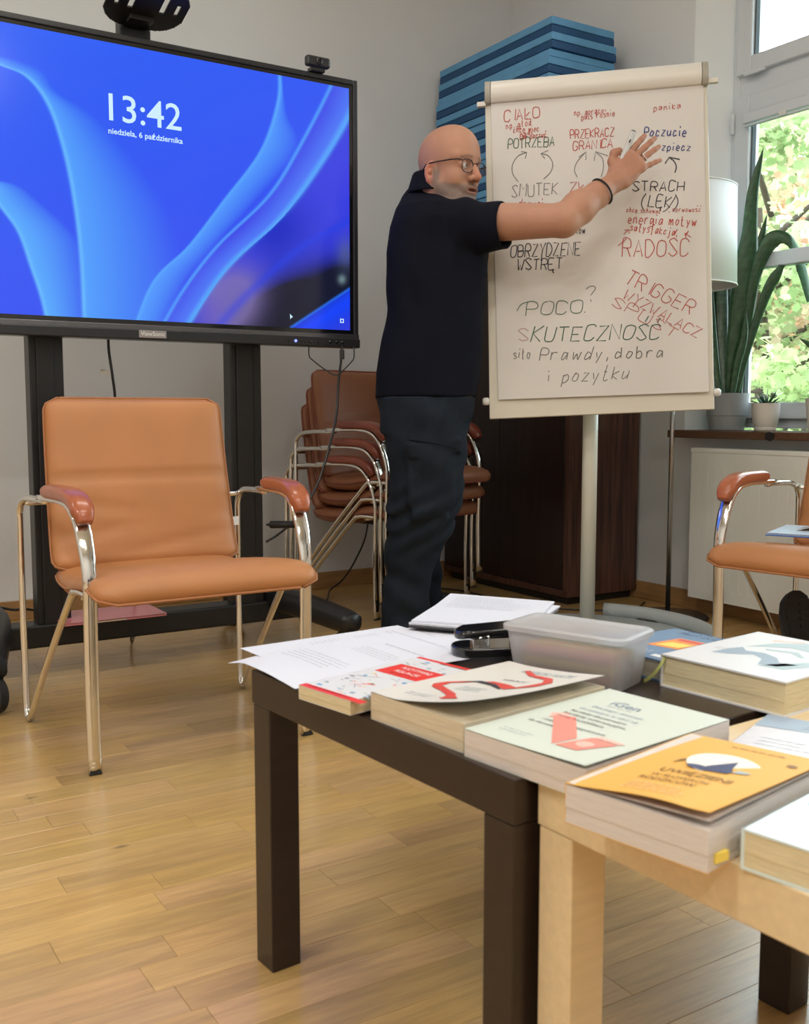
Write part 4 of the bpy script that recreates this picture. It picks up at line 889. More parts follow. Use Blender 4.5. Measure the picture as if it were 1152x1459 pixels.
def handwriting():
    rnd = random.Random(21); B = {}
    def stroke(pts, ink, wpx):
        b = B.setdefault(ink, MB()); P = [np.array(p, float) for p in pts]; n = len(P); o = len(b.v)
        off = .0165 
        for i in range(n):
            t = P[min(i + 1, n - 1)] - P[max(i - 1, 0)]; L = np.linalg.norm(t) or 1; t = t / L; m = np.array([-t[1], t[0]]) * wpx / 2
            for s_ in (-1, 1):
                p = P[i] + m * s_; b.v.append(fcq(p[0], p[1], off0(p)))
        for i in range(n - 1): b.f.append((o + 2 * i, o + 2 * i + 1, o + 2 * i + 3, o + 2 * i + 2))
    COLN = {'ink_red': 'red', 'ink_black': 'black', 'ink_green': 'dark green', 'ink_blue': 'blue', 'ink_grey': 'grey', 'ink_faint': 'faded reddish'}
    def flush(s, ink):
        b = B.pop(ink, None)
        if b: b.build('handwritten_word' if s else 'drawn_arrow', ink, FC_SHEET, label='%s handwriting' % COLN[ink] if s else '%s drawn arrow' % COLN[ink])
    def off0(p):   # follow the slightly curling top sheet
        t = 1 - min(max((p[1] - 130) / 432, 0), 1); s = (p[0] - 705) / 300
        return .0075 + .006 * (1 - t) ** 3 * (.4 + .6 * s) + .0015 * math.sin(s * 7 + t * 3) * (1 - t) + .0012
    def word(s, x0, y0, x1, y1, h, ink, w=1.3, sh=.12):
        W_ = {'I': .5, 'i': .6, 'l': .6, ' ': .8, '.': .5, ',': .5, "'": .5}; adv = [W_.get(c, 1.15 if c in 'MWmw' else 1.0) for c in s]; tot = sum(adv) - .25; x = 0
        d = np.array([x1 - x0, y1 - y0], float); L = np.linalg.norm(d); d /= L; up = np.array([d[1], -d[0]]); cw = L / tot
        for c, a_ in zip(s, adv):
            if c in GL:
                jy = rnd.uniform(-.04, .04) * h; js = rnd.uniform(.93, 1.07); jr = rnd.uniform(-.06, .06)
                wd = cw * .72 * (1.15 if c in 'MW' else 1)
                for st_ in GL[c].split('|'):
                    P = []
                    for tk in st_.split(' '):
                        gx, gy = (ord(tk[0]) - 48) / 4.0, (ord(tk[1]) - 50) / 6.0
                        if c in 'il': gx -= .2
                        gx += rnd.uniform(-.05, .05); gy += rnd.uniform(-.03, .03); gy *= js
                        X = gx * wd + gy * h * (sh + jr); Yv = gy * h + jy
                        P.append(np.array([x0, y0]) + d * (x * cw + X) + up * Yv)
                    if len(P) > 2 and c not in 'AEHILMNTWZKŁYz+': P = catmull(P, 4)
                    stroke(P, ink, w * (.78 if h < 11 else .9))
            x += a_
        flush(s, ink)
    R, K, Gn, Bl, Gy = 'ink_red', 'ink_black', 'ink_green', 'ink_blue', 'ink_grey'
    word('CIAŁO', 718, 173, 768, 168, 15, R); word('np. głód', 721, 184, 757, 178, 8, R, 1.1); word('chcę wiec', 731, 189, 768, 187, 8, R, 1.1); word('spać', 742, 194, 760, 191, 6, R, 1.1); word('tak poczuć', 740, 199, 778, 195, 7, R, 1.3)
    word('POTRZEBA', 723, 212, 789, 208, 14, Gn); word('SMUTEK', 728, 281, 794, 277, 17, Gy, 1.2); word('odczuci', 732, 295, 774, 294, 9, R)
    word('np. gorąco', 818, 165, 860, 161, 8, R, 1.1); word('puls rośnie', 828, 171, 876, 165, 8, R, 1.1); word('PRZEKRACZ', 812, 198, 874, 194, 12, R, 1.3); word('GRANICA', 816, 214, 872, 210, 12, R, 1.3); word('ZŁ', 812, 275, 834, 272, 14, R, 1.3)
    word('panika', 931, 158, 970, 154, 8, R, 1.1); word('Poczucie', 917, 194, 978, 194, 12, Bl, 1.7); word('zpiecz', 942, 214, 984, 215, 10, Bl, 1.7)
    word('STRACH', 900, 273, 974, 272, 14, K, 1.5); word('(LĘK)', 911, 294, 966, 296, 16, K, 1.5); word('chcę schować', 892, 302, 941, 304, 6, R, 1.0); word(', nerwowość', 952, 302, 998, 302, 7, R, 1.0)
    word('energia motyw', 894, 318, 992, 322, 12, R, 1.3); word('satysfakcja,', 897, 328, 964, 336, 10, R, 1.4); word('RADOŚĆ', 886, 366, 980, 364, 24, R, 1.4)
    word('eściów', 806, 335, 834, 332, 9, K, 1.3); word('OBRZYDZENE', 727, 367, 826, 363, 18, K, 1.5); word('WSTRĘT', 736, 385, 800, 383, 16, K, 1.5)
    word('POCO', 749, 449, 828, 446, 19, Gn, 1.2, .2); word('.', 830, 446, 834, 446, 10, Gn); word('?', 835, 427, 848, 425, 18, Gy, 1.2)
    word('S', 738, 486, 752, 486, 18, 'ink_faint', 1.4); word('KUTECZNOŚĆ', 756, 487, 938, 483, 21, Gn, 1.6, .25)
    word('siło', 731, 511, 756, 510, 12, Gy, 1.4); word('Prawdy,', 768, 513, 866, 512, 16, Gy, 1.4, .25); word('dobra', 876, 511, 946, 508, 14, Gy, 1.6, .2)
    word('i', 780, 543, 786, 543, 13, Gy, 1.2); word('pożytku'.replace('ż', 'z'), 800, 545, 896, 540, 17, Gy, 1.3, .3)
    word('TRIGGER', 888, 402, 982, 448, 20, R, 1.3); word('WYZWALACZ', 886, 424, 992, 482, 15, R, 1.2); word('SPUST', 870, 434, 960, 482, 15, R, 1.0)
    def arc(pts, ink, head=None, w=1.1):
        stroke(catmull(pts, 6), ink, w)
        if head: stroke(head, ink, w)
        flush(None, ink)
    arc([(738, 259), (730, 247), (730, 234), (738, 222), (750, 217)], Gy, [(742, 216), (750, 217), (748, 226)]); arc([(774, 255), (784, 245), (787, 233), (781, 222), (771, 219)], Gy, [(781, 214), (770, 219), (776, 226)])
    arc([(822, 252), (818, 243), (821, 232), (828, 223), (834, 217)], Gy, [(824, 224), (835, 216), (834, 228)]); arc([(856, 252), (859, 240), (858, 226), (849, 217)], Gy, [(846, 229), (848, 216), (866, 222)])
    arc([(961, 246), (963, 238), (960, 230), (953, 224)], K, [(947, 233), (953, 224), (968, 227)], 1.7)
    arc([(888, 334), (895, 327)], R, [(889, 328), (896, 327), (896, 333)]); arc([(984, 338), (976, 333)], R, [(980, 331), (975, 333), (977, 339)])
    arc([(944, 302), (950, 298), (956, 290), (962, 280)], K)
    arc([(736, 443), (742, 434), (752, 430)], Gn); arc([(880, 350), (888, 344), (892, 340)], R)
handwriting()

# ================================================================ floor lamp
def lamp():
    c = np.array([1.03, 3.93, 0])
    t_ = thing('floor_lamp', 'floor lamp with a white drum shade and thin steel pole behind the flip chart', 'lamp', c)
    MB().lathe([(.155, .0), (.158, .006), (.150, .014), (.02, .022), (.012, .03), (0, .03)], c, 48).build('base', 'lamp_base', t_, auto=35)
    MB().tube([c + [0, 0, .02], c + [0, 0, 1.42]], .0095, n=14).build('pole', 'lamp_steel', t_, smooth=True)
    b = MB(); z0, z1, r0, r1 = 1.275, 1.635, .222, .212
    b.lathe([(r0, z0), (r1, z1)], c, 56); b.f = b.f[:-2]; o = b.build('shade', 'lamp_shade', t_, smooth=True); so = o.modifiers.new('s', 'SOLIDIFY'); so.thickness = .002
    b = MB()
    for z, r in ((z0, r0), (z1, r1)): b.tube([c + [r * math.cos(a_), r * math.sin(a_), z] for a_ in np.linspace(0, 2 * math.pi, 49)[:-1]], .003, n=6, closed=True, up=(0, 0, 1))
    for k in range(3): b.tube([c + [0, 0, 1.40], c + [r0 * .98 * math.cos(k * 2.1), r0 * .98 * math.sin(k * 2.1), 1.40]], .002, n=5)
    b.build('shade_ring', 'tag_white', o, smooth=True, kind='stuff')
    b = MB(); b.ell(c + [0, 0, 1.48], (.03, .03, .04)); b.tube([c + [0, 0, 1.40], c + [0, 0, 1.45]], .017); b.build('bulb', 'tag_white', t_, smooth=True)
lamp()

# ================================================================ plants on the sill
def leaf(mb, spine, width, fold=.25, side=None, n=8, cols=None, colv=None, face=None):
    P = np.array(catmull(spine, 7)); N = len(P); T = np.gradient(P, axis=0); rows = []
    for i in range(N):
        t = nz(T[i]); s = i / (N - 1); f = face(s) if callable(face) else (face if face is not None else np.array([0, -1.0, 0])); a = nz(np.cross(t, f)); nrm = np.cross(a, t); w_ = np.interp(s, *zip(*width))
        rows.append([P[i] + a * w_ * k + nrm * fold * w_ * (1 - k * k) for k in np.linspace(-1, 1, n + 1)])
    o = len(mb.v); m = n + 1
    for r in rows: mb.v.extend(r)
    for i in range(N - 1):
        for k in range(n): mb.f.append((o + i * m + k, o + i * m + k + 1, o + (i + 1) * m + k + 1, o + (i + 1) * m + k))
    if colv is not None:
        for i in range(N):
            for k in range(m):
                s = i / (N - 1); e = abs(-1 + 2 * k / n); band = .5 + .5 * math.sin(s * 60 + 3 * math.sin(k * 1.3) + s * 9)
                c = np.array(cols[0]) * (1 - band * .5) + np.array(cols[1]) * band * .5
                if e > .8 and len(cols) > 2: c = np.array(cols[2])
                colv.append(c)
def plants():
    c = W(3.225, 2.735, .731); Y0 = c[1]
    t_ = thing('snake_plant', 'tall snake plant in a grey ribbed pot on the window sill', 'plant', c)
    b = MB(); b.lathe([(.060, 0), (.066, .002), (.074, .052), (.0745, .056), (.077, .058), (.083, .138), (.084, .145), (.079, .145), (.075, .12), (0, .118)], c, 40); b.build('pot', 'pot_grey', t_, auto=30)
    MB().lathe([(.0, .120), (.074, .122)][::-1], c, 30).build('soil', 'soil', t_)
    G = [(0.022, 0.075, 0.028), (0.07, 0.16, 0.07), (0.05, 0.13, 0.05)]; Pl = [(0.10, 0.17, 0.12), (0.22, 0.30, 0.22), (0.06, 0.10, 0.06)]
    def pl_(pts, wd, cols, dY=(0, 0), fold=.2, face=None):
        n = len(pts); sp = [at(x, y, Y0 + dY[0] + (dY[1] - dY[0]) * i / (n - 1)) for i, (x, y) in enumerate(pts)]
        k = Y0 / 1457.0; b = MB(); cv = []; leaf(b, sp, [(s, w_ * k) for s, w_ in wd], fold, cols=cols, colv=cv, face=face)
        o = b.build('leaf', 'sansevieria', t_, smooth=True); vcolor(o, np.array(cv)); so = o.modifiers.new('s', 'SOLIDIFY'); so.thickness = .003
    pl_([(1040, 566), (1048, 500), (1058, 420), (1067, 340), (1072, 275), (1087, 211)], [(0, 7), (.3, 16), (.5, 17), (.62, 11), (.8, 8), (.93, 4), (1, .3)], G, (-.01, -.03))
    pl_([(1046, 566), (1056, 490), (1068, 420), (1080, 360), (1092, 306)], [(0, 6), (.4, 11), (.7, 9), (.9, 4), (1, .3)], G, (.0, .03))
    pl_([(1050, 566), (1062, 480), (1074, 400), (1092, 352), (1110, 338), (1128, 348), (1142, 385), (1153, 430)], [(0, 5), (.3, 8), (.5, 12), (.6, 9), (.72, 6), (.85, 7), (1, 4)], G, (-.01, -.08))
    pl_([(1046, 566), (1062, 505), (1078, 455), (1094, 412), (1108, 388), (1116, 374), (1124, 361)], [(0, 5), (.3, 6), (.6, 8), (.75, 4), (.85, 5), (.95, 3), (1, .3)], G, (-.02, -.06))
    pl_([(1035, 566), (1030, 500), (1028, 440), (1028, 390), (1030, 330), (1034, 273)], [(0, 6), (.4, 9), (.7, 8), (.9, 4), (1, .3)], Pl, (.0, .09))
    pl_([(1030, 566), (1022, 500), (1019, 440), (1018, 380), (1016, 340)], [(0, 6), (.4, 8), (.7, 7), (1, .5)], Pl, (.02, .09))
    pl_([(1037, 566), (1038, 510), (1037, 450), (1036, 390), (1038, 350)], [(0, 5), (.4, 7), (.7, 6), (1, .5)], Pl, (.03, .10))
    pl_([(1026, 566), (1017, 500), (1013, 440), (1011, 380)], [(0, 4), (.4, 6), (.7, 5), (1, .5)], G, (-.02, .05))
    pl_([(1042, 566), (1050, 520), (1060, 480), (1062, 442)], [(0, 4), (.5, 6), (.8, 4), (1, .3)], G, (-.04, -.05))
    c2 = W(3.215, 2.545, .731)
    t_ = thing('aloe_plant', 'small spiky aloe in a round white pot beside the snake plant', 'plant', c2)
    MB().lathe([(.036, 0), (.040, .003), (.041, .012), (.039, .014), (.046, .03), (.051, .07), (.0525, .102), (.0535, .105), (.048, .105), (.046, .09), (0, .088)], c2, 40).build('pot', 'pot_white', t_, auto=30)
    MB().lathe([(.0, .092), (.046, .091)][::-1], c2, 24).build('soil', 'soil', t_)
    rr = random.Random(4)
    for k in range(18):
        an = k * 2.4 + rr.random() * .4; el = .25 + .075 * (k % 18) ** .95 * .8; L = .05 + .022 * rr.random()
        d = np.array([math.cos(an) * math.cos(min(el, 1.35)), math.sin(an) * math.cos(min(el, 1.35)), math.sin(min(el, 1.35))]); o = c2 + [0, 0, .088]
        b = MB(); b.tube(catmull([o, o + d * L * .5 + [0, 0, .004], o + d * L + [0, 0, .010]], 4), [.006, .0065, .006, .0055, .005, .004, .003, .002, .0005], n=6, r2=[.003, .003, .003, .0028, .0025, .002, .0015, .001, .0004], up=(0, 0, 1))
        b.build('leaf', 'aloe', t_, smooth=True)
    # plant cut by the right edge of the frame
    c3 = W(3.22, 2.30, .731)
    t_ = thing('potted_plant', 'plant at the right frame edge on the sill, one dark leaf tip in view', 'plant', c3)
    MB().lathe([(.05, 0), (.06, .1), (.063, .12), (.058, .12), (.055, .1), (0, .1)], c3, 32).build('pot', 'pot_white', t_, auto=30)
    for dx, k in ((0, 1), (.03, .8), (-.02, .9)):
        tip = at(1138.5, 482, c3[1] - .02) if dx == 0 else c3 + np.array([dx * 3 + .15, .02, .42 * k])
        b = MB(); cv = []; leaf(b, [c3 + [0, 0, .1], c3 + [0 + dx, 0, .22], (c3 + [dx, 0, .3]) * .5 + tip * .5 + np.array([.02, 0, -.03]), tip], [(0, .01), (.5, .018), (.8, .012), (1, .001)], .2, cols=G, colv=cv)
        o = b.build('leaf', 'sansevieria', t_, smooth=True); vcolor(o, np.array(cv))
plants()

# ================================================================ low tables
TZ = 0.435
def low_table(name, label, m, o, ang, size=.55):
    """square table; o = near left corner (u,v); ang: turn of the near edge"""
    dv = np.array([math.sin(ang), -math.cos(ang)]); du = np.array([math.cos(ang), math.sin(ang)]); o = np.array(o)
    def fr(x, y, z): p = o + dv * x + du * y; return W(p[0], p[1], z)
    c = fr(size / 2, size / 2, 0); t_ = thing(name, label, 'table', c, A)
    b = MB(); b.box((0, 0, TZ - .048), (size, size, TZ), fr); b.build('tabletop', m, t_, bevel=.0018)
    for x, y in ((0, 0), (size - .05, 0), (0, size - .05), (size - .05, size - .05)):
        e = .0015
        b = MB(); b.box((x + e, y + e, 0), (x + .05 - e, y + .05 - e, TZ - .0485), fr); b.build('leg', m, t_, bevel=.002)
    return fr
low_table('low_table', 'dark brown square low table under the papers', 'table_dark', (.574, 1.322), math.radians(4.5))
low_table('low_table', 'pale birch square low table joined to the right of the dark one', 'table_birch', (.642, .768), math.radians(2.5))

# ================================================================ books
def frame(o, dx, z0):
    o = np.array(o, float); dx = np.array(dx, float); dx /= np.linalg.norm(dx); dy = np.array([-dx[1], dx[0]])
    return lambda x, y, z: W(o[0] + dx[0] * x + dy[0] * y, o[1] + dx[1] * x + dy[1] * y, z0 + z)
def prints(fr, z, items, parent):
    """flat print on a cover: polygons, discs and text lines"""
    B = {}
    for it in items:
        k, m = it[0], it[1]
        if k == 'poly':
            b = B.setdefault(m, MB()); dz = it[3] if len(it) > 3 else 0; b.add([fr(x, y, zz(x, y, z) + dz) for x, y in it[2]], [tuple(range(len(it[2])))])
        elif k == 'disc':
            b = B.setdefault(m, MB()); x0, y0, rx, ry = it[2]; dz = it[3] if len(it) > 3 else 0; b.add([fr(x0 + rx * math.cos(a_), y0 + ry * math.sin(a_), zz(x0, y0, z) + dz) for a_ in np.linspace(0, 2 * math.pi, 33)[:-1]], [tuple(range(32))])
        elif k == 'text':
            s, x0, y0, h, wd = it[2]; dz = it[3] if len(it) > 3 else 0
            _, w1 = text_mb(s, 1.0, lambda x, y, q: np.array([x, y, 0])); k1 = h / .70; kx = wd / (w1 * k1) if wd else 1
            tb, _ = text_mb(s, k1, lambda x, y, q: fr(x0 + x * kx, y0 + y, zz(x0 + x * kx, y0 + y, z) + dz), bold=0)
            b = B.setdefault(('t', m), MB()); b.add(tb.v, tb.f)
        elif k == 'lines':
            x0, y0, wd, n, dy, th = it[2]; rnd = random.Random(int(x0 * 1e4 + n)); b = B.setdefault(('l', m), MB())
            for i in range(n):
                x = x0; xe = x0 + wd * rnd.uniform(.75, 1)
                while x < xe:
                    l = rnd.uniform(.004, .014); y = y0 - i * dy
                    b.add([fr(a_, c_, zz(a_, c_, z)) for a_, c_ in ((x, y), (min(x + l, xe), y), (min(x + l, xe), y + th), (x, y + th))], [(0, 1, 2, 3)]); x += l + .0022
    for k, b in B.items():
        nm = 'printed_title' if isinstance(k, tuple) and k[0] == 't' else 'printed_lines' if isinstance(k, tuple) else 'printed_shape'
        b.build(nm, k[1] if isinstance(k, tuple) else k, parent)
zz = lambda x, y, z: z
def book(name, label, o, dx, w_, h, th, cover, pages, z0=TZ, hard=False, lift=None, cat='book', ov=None, spine_x=0, group=None, wavy=0):
    fr = frame(o, dx, z0); t_ = thing(name, label, cat, fr(w_ / 2, h / 2, 0), A, group)
    ct = .0022 if hard else .0006; ov = (.003 if hard else 0.0) if ov is None else ov
    # page block : slightly layered
    b = MB(); N_ = 5
    for k in range(N_):
        z_0 = ct + (th - 2 * ct) * k / N_; z_1 = ct + (th - 2 * ct) * (k + 1) / N_; e = .0004 * math.sin(k * 2.1)
        b.box((ct, ov + e, z_0 + .0001), (w_ - ov - e, h - ov + e, z_1), fr)
    b.build('page_block', pages, t_)
    b = MB(); b.box((0, 0, 0), (w_, h, ct), fr); b.build('back_cover', cover, t_)
    b = MB(); b.box((-ct * .4, 0, 0), (ct, h, th), fr); b.build('spine', cover, t_, bevel=.001 if hard else .0003)
    if lift:
        def f(s, t):
            x, y = s * w_, t * h; return fr(x, y, th + lift(s, t))
        fc = MB().grid(f, 20, 20); n = len(fc.v); fc.add([fr(0 + s_ * w_, t_ * h, th + lift(s_, t_) - ct * 1.2) for t_ in np.linspace(0, 1, 21) for s_ in np.linspace(0, 1, 21)], [tuple(reversed(q)) for q in fc.f[:400]])
        c_ = fc.build('front_cover', cover, t_, smooth=True)
    else:
        b = MB(); b.box((0, 0, th - ct), (w_, h, th), fr); c_ = b.build('front_cover', cover, t_)
    return fr, t_, c_
# -- thick white paperback with an open-standing cover, red drawing
def liftA(s, t): return .0004 + .020 * max(0, s - .15) ** 1.6 * (1 - .15 * t) + .012 * max(0, s - .3) * (1 - t) ** 3
fr, t_, c_ = book('paperback_book', 'thick cream paperback with lifted cover and a dark red ribbon drawing', (.600, 1.028), (.13, -.99), .162, .235, .033, 'cover_cream', 'pages_cream', lift=liftA)
zz = lambda x, y, z: z + liftA(x / .162, y / .235) + .0007
prints(fr, .033, [('text', 'pr_greyblue', ('GABOR MATÉ', .052, .200, .014, .085)),
    ('poly', 'pr_red', [(.022, .080), (.030, .070), (.055, .062), (.085, .045), (.095, .028), (.083, .035), (.10, .022), (.12, .03), (.10, .045), (.088, .057), (.055, .074), (.036, .082), (.034, .098), (.055, .125), (.045, .122), (.026, .098)]),
    ('poly', 'pr_red', [(.055, .125), (.085, .120), (.118, .105), (.125, .120), (.10, .132), (.07, .137)]),
    ('poly', 'pr_black', [(.036, .110), (.055, .122), (.085, .117), (.112, .102), (.112, .106), (.085, .126), (.055, .130)], .0002),
    ('poly', 'pr_red', [(.118, .105), (.140, .135), (.140, .165), (.120, .188), (.085, .195), (.06, .212), (.055, .206), (.08, .187), (.115, .178), (.128, .160), (.126, .140)]),
    ('text', 'pr_black', ('WRÓCIĆ', .070, .150, .007, .040)), ('lines', 'pr_greyblue', (.06, .095, .05, 3, .008, .002)), ('lines', 'print_grey', (.03, .035, .05, 2, .007, .0015))], c_)
zz = lambda x, y, z: z
# -- pale green-white paperback with red hinge shape
def liftB(s, t): return .0003 + .004 * s * s * (1 - t) 
fr, t_, c_ = book('paperback_book', 'thick pale paperback with salmon red ribbon shape and black title lines', (.617, .860), (.14, -.99), .165, .243, .030, 'cover_mint', 'pages_grey', lift=liftB)
zz = lambda x, y, z: z + liftB(x / .165, y / .243) + .0007
prints(fr, .030, [('text', 'pr_slate', ('iGen', .042, .188, .017, .040)), ('lines', 'print_grey', (.046, .181, .036, 1, .008, .0012)),
    ('text', 'pr_slate', ('Dlaczego dzieciaki', .036, .165, .0068, .070)), ('text', 'pr_slate', ('dorastające w sieci są', .030, .150, .0068, .080)), ('text', 'pr_black', ('bardziej zbuntowane', .030, .136, .0068, .076)), ('text', 'pr_black', ('bardziej tolerancyjne,', .030, .123, .0068, .086)), ('text', 'pr_black', ('mniej szczęśliwe', .030, .110, .0068, .066)), ('text', 'pr_black', ('i zupełnie nieprzygotowane', .030, .088, .0062, .086)), ('text', 'pr_black', ('do dorosłości', .022, .074, .0062, .046)),
    ('lines', 'print_grey', (.022, .036, .045, 2, .007, .0012)),
    ('poly', 'pr_pink', [(.022, .115), (.038, .128), (.046, .110), (.030, .100)], -.0001), ('poly', 'pr_salmon', [(.030, .108), (.052, .120), (.102, .062), (.096, .030)], -.0001), ('poly', 'pr_salmon', [(.100, .030), (.128, .030), (.146, .072), (.112, .074)]), ('poly', 'pr_pink', [(.112, .076), (.118, .084), (.150, .080), (.146, .074)]), ('disc', 'pr_pink', (.122, .051, .010, .009), .0002)], c_)
zz = lambda x, y, z: z
# -- orange paperback with curled cover
def liftC(s, t): return .0004 + .018 * max(0, s - .02) ** 1.0 * (1 - t) ** 1.2 * (math.sin(min(1, s * 1.15) * 2.6) * .5 + .35) * (1.1 - s * .3) + .006 * s
fr, t_, c_ = book('paperback_book', 'orange paperback with curled cover and a round picture of a dark figure', (.590, .668), (.19, -.98), .142, .207, .036, 'cover_orange', 'pages_grey', lift=liftC)
zz = lambda x, y, z: z + liftC(x / .142, y / .207) + .0007
prints(fr, .036, [('disc', 'pr_cream', (.082, .128, .034, .030)),
    ('poly', 'pr_navy', [(.072, .100), (.098, .104), (.100, .112), (.094, .122), (.088, .146), (.090, .152), (.084, .157), (.080, .150), (.079, .136), (.074, .120), (.068, .112)], .0002), ('disc', 'pr_navy', (.070, .107, .013, .006), .0002),
    ('poly', 'pr_brown', [(.040, .108), (.046, .120), (.056, .126), (.050, .130), (.042, .122)], .0002), ('poly', 'pr_brown', [(.052, .134), (.064, .150), (.070, .148), (.062, .136)], .0002), ('poly', 'pr_greyblue', [(.100, .110), (.112, .114), (.114, .120), (.102, .120)], .0002),
    ('text', 'pr_brown', ('UWIĘZIENI', .044, .078, .0120, .070)), ('text', 'pr_brown', ('W SŁOWACH', .046, .062, .0080, .056)), ('text', 'pr_brown', ('RODZICÓW', .042, .048, .0090, .056)), ('lines', 'pr_lightorange', (.046, .036, .060, 4, .0065, .0018)),
    ('lines', 'pr_brown', (.056, .190, .06, 1, .006, .0016)), ('disc', 'pr_brown', (.128, .168, .005, .004))], c_)
zz = lambda x, y, z: z
b = MB(); b.cbox(fr(.139, .018, .010), V, U, (0, 0, 1), .006, .008, .004); b.build('sticky_tab', 'pr_yellow', t_, label='yellow sticky tab')
b = MB(); b.box((0.002, .002, .0362), (.1415, .205, .0366), lambda x, y, z: fr(x, y, z + .45 * liftC(x / .142, y / .207)) ); b.build('end_paper', 'pages_grey', t_)
# -- right book
fr, t_, c_ = book('hardcover_book', 'glossy pale blue book with cream pages at the right frame edge, front most', (.648, .522), (.17, -.985), .155, .225, .034, 'cover_paleblue', 'pages_yellow', hard=True, ov=.001)
prints(fr, .0342, [('poly', 'pr_greyblue', [(.010, .085), (.022, .082), (.030, .105), (.026, .150), (.016, .165), (.012, .130)]), ('poly', 'pr_white', [(.035, .05), (.14, .04), (.14, .16), (.06, .18), (.03, .12)]), ('poly', 'cover_lavender', [(.03, .175), (.14, .18), (.14, .21), (.03, .21)])], c_)
# -- lavender book
fr, t_, c_ = book('paperback_book', 'thin glossy lavender grey book between the pale paperback and the orange one', (.838, .702), (.36, -.93), .15, .150, .014, 'cover_lavender', 'pages_grey')
prints(fr, .0143, [('poly', 'pr_slate', [(.0, .100), (.15, .112), (.15, .150), (.0, .150)]), ('lines', 'pr_white', (.05, .125, .08, 2, .009, .0016)), ('lines', 'print_grey', (.02, .06, .11, 3, .012, .0014))], c_)
# -- white hardcover with slate picture
fr, t_, c_ = book('hardcover_book', 'thick white hardcover with a slate blue painted picture and cream pages', (1.003, .949), (.10, -.995), .185, .225, .044, 'cover_white', 'pages_yellow', hard=True)
prints(fr, .0442, [('poly', 'pr_greyblue', [(.045, .125), (.060, .175), (.085, .205), (.13, .215), (.18, .212), (.185, .16), (.17, .12), (.13, .16), (.09, .165), (.062, .145)]),
    ('poly', 'pr_slate', [(.035, .062), (.055, .070), (.080, .092), (.100, .080), (.112, .052), (.135, .058), (.150, .085), (.125, .080), (.11, .100), (.085, .112), (.060, .105), (.045, .120), (.038, .100)]),
    ('poly', 'pr_greyblue', [(.115, .045), (.15, .050), (.165, .09), (.15, .11), (.135, .085)]), ('poly', 'pr_pink', [(.05, .182), (.09, .208), (.08, .212), (.048, .192)]), ('lines', 'print_grey', (.02, .095, .022, 2, .007, .0014)),
    ('poly', 'pr_greyblue', [(.070, .135), (.11, .150), (.135, .125), (.128, .122), (.106, .138), (.075, .128)])], c_)
b = MB(); P = catmull([fr(.004, .003, .040), fr(.002, -.004, .028), fr(-.010, -.006, .012), fr(-.022, -.006, .003)], 6); b.tube(P, .0006, n=4, r2=.003); b.build('ribbon_marker', 'ribbon_green', t_)
# -- blue hardcover behind the box
fr, t_, c_ = book('hardcover_book', 'blue hardcover with orange picture, partly hidden behind the plastic box', (1.010, 1.092), (.05, -.998), .129, .180, .030, 'cover_blue', 'pages_cream', hard=True)
prints(fr, .0302, [('text', 'pr_navy', ('WYCHOWANIE', .030, .172, .012, .10)), ('text', 'pr_navy', ('PRZY EKRANIE', .030, .155, .012, .10)), ('poly', 'pr_orange', [(.050, .060), (.105, .070), (.115, .135), (.055, .130)]), ('poly', 'pr_yellow', [(.060, .070), (.095, .078), (.10, .105), (.065, .10)], .0002), ('poly', 'pr_red', [(.060, .115), (.11, .118), (.112, .13), (.06, .127)], .0002), ('poly', 'pr_white', [(.10, .012), (.125, .012), (.125, .024), (.10, .024)]), ('lines', 'pr_white', (.03, .035, .06, 2, .008, .0014))], c_)
# -- red and white picture book
fr, t_, c_ = book('picture_book', 'slim red and white picture book with coloured doodles at the table edge', (.558, 1.137), (.20, -.98), .100, .205, .018, 'cover_white', 'pages_yellow', z0=TZ + .0045)
rnd = random.Random(9)
items = [('poly', 'cover_red', [(.0, .0), (.118, .0), (.118, .012), (.0, .012)]), ('poly', 'cover_red', [(.012, .118), (.095, .118), (.095, .168), (.012, .168)]), ('poly', 'cover_red', [(.0, .207), (.118, .207), (.118, .215), (.0, .215)]),
    ('text', 'pr_white', ('POZYTYWNE', .028, .150, .0095, .055), .0002), ('text', 'pr_white', ('RELACJE', .032, .134, .0085, .045), .0002), ('lines', 'pr_white', (.03, .127, .05, 1, .007, .0015)), ('lines', 'pr_pink', (.01, .007, .09, 1, .01, .002))]
for k in range(46):
    x, y = rnd.uniform(.006, .112), rnd.uniform(.016, .112) if k < 34 else rnd.uniform(.172, .202)
    r_ = rnd.uniform(.0012, .0045); items.append(('disc', rnd.choice(['pr_salmon', 'pr_blue', 'pr_green', 'pr_yellow', 'pr_slate', 'pr_greyblue']), (x, y, r_ * rnd.uniform(.6, 2), r_ * rnd.uniform(.3, 1))))
for k in range(10):
    x, y = rnd.uniform(.006, .09), rnd.uniform(.02, .11); l = rnd.uniform(.01, .025); a_ = rnd.uniform(-1, 1)
    items.append(('poly', rnd.choice(['pr_slate', 'pr_salmon', 'pr_greyblue']), [(x, y), (x + l, y + l * a_), (x + l, y + l * a_ + .0012), (x, y + .0012)], .0001))
prints(fr, .0182, items, c_)
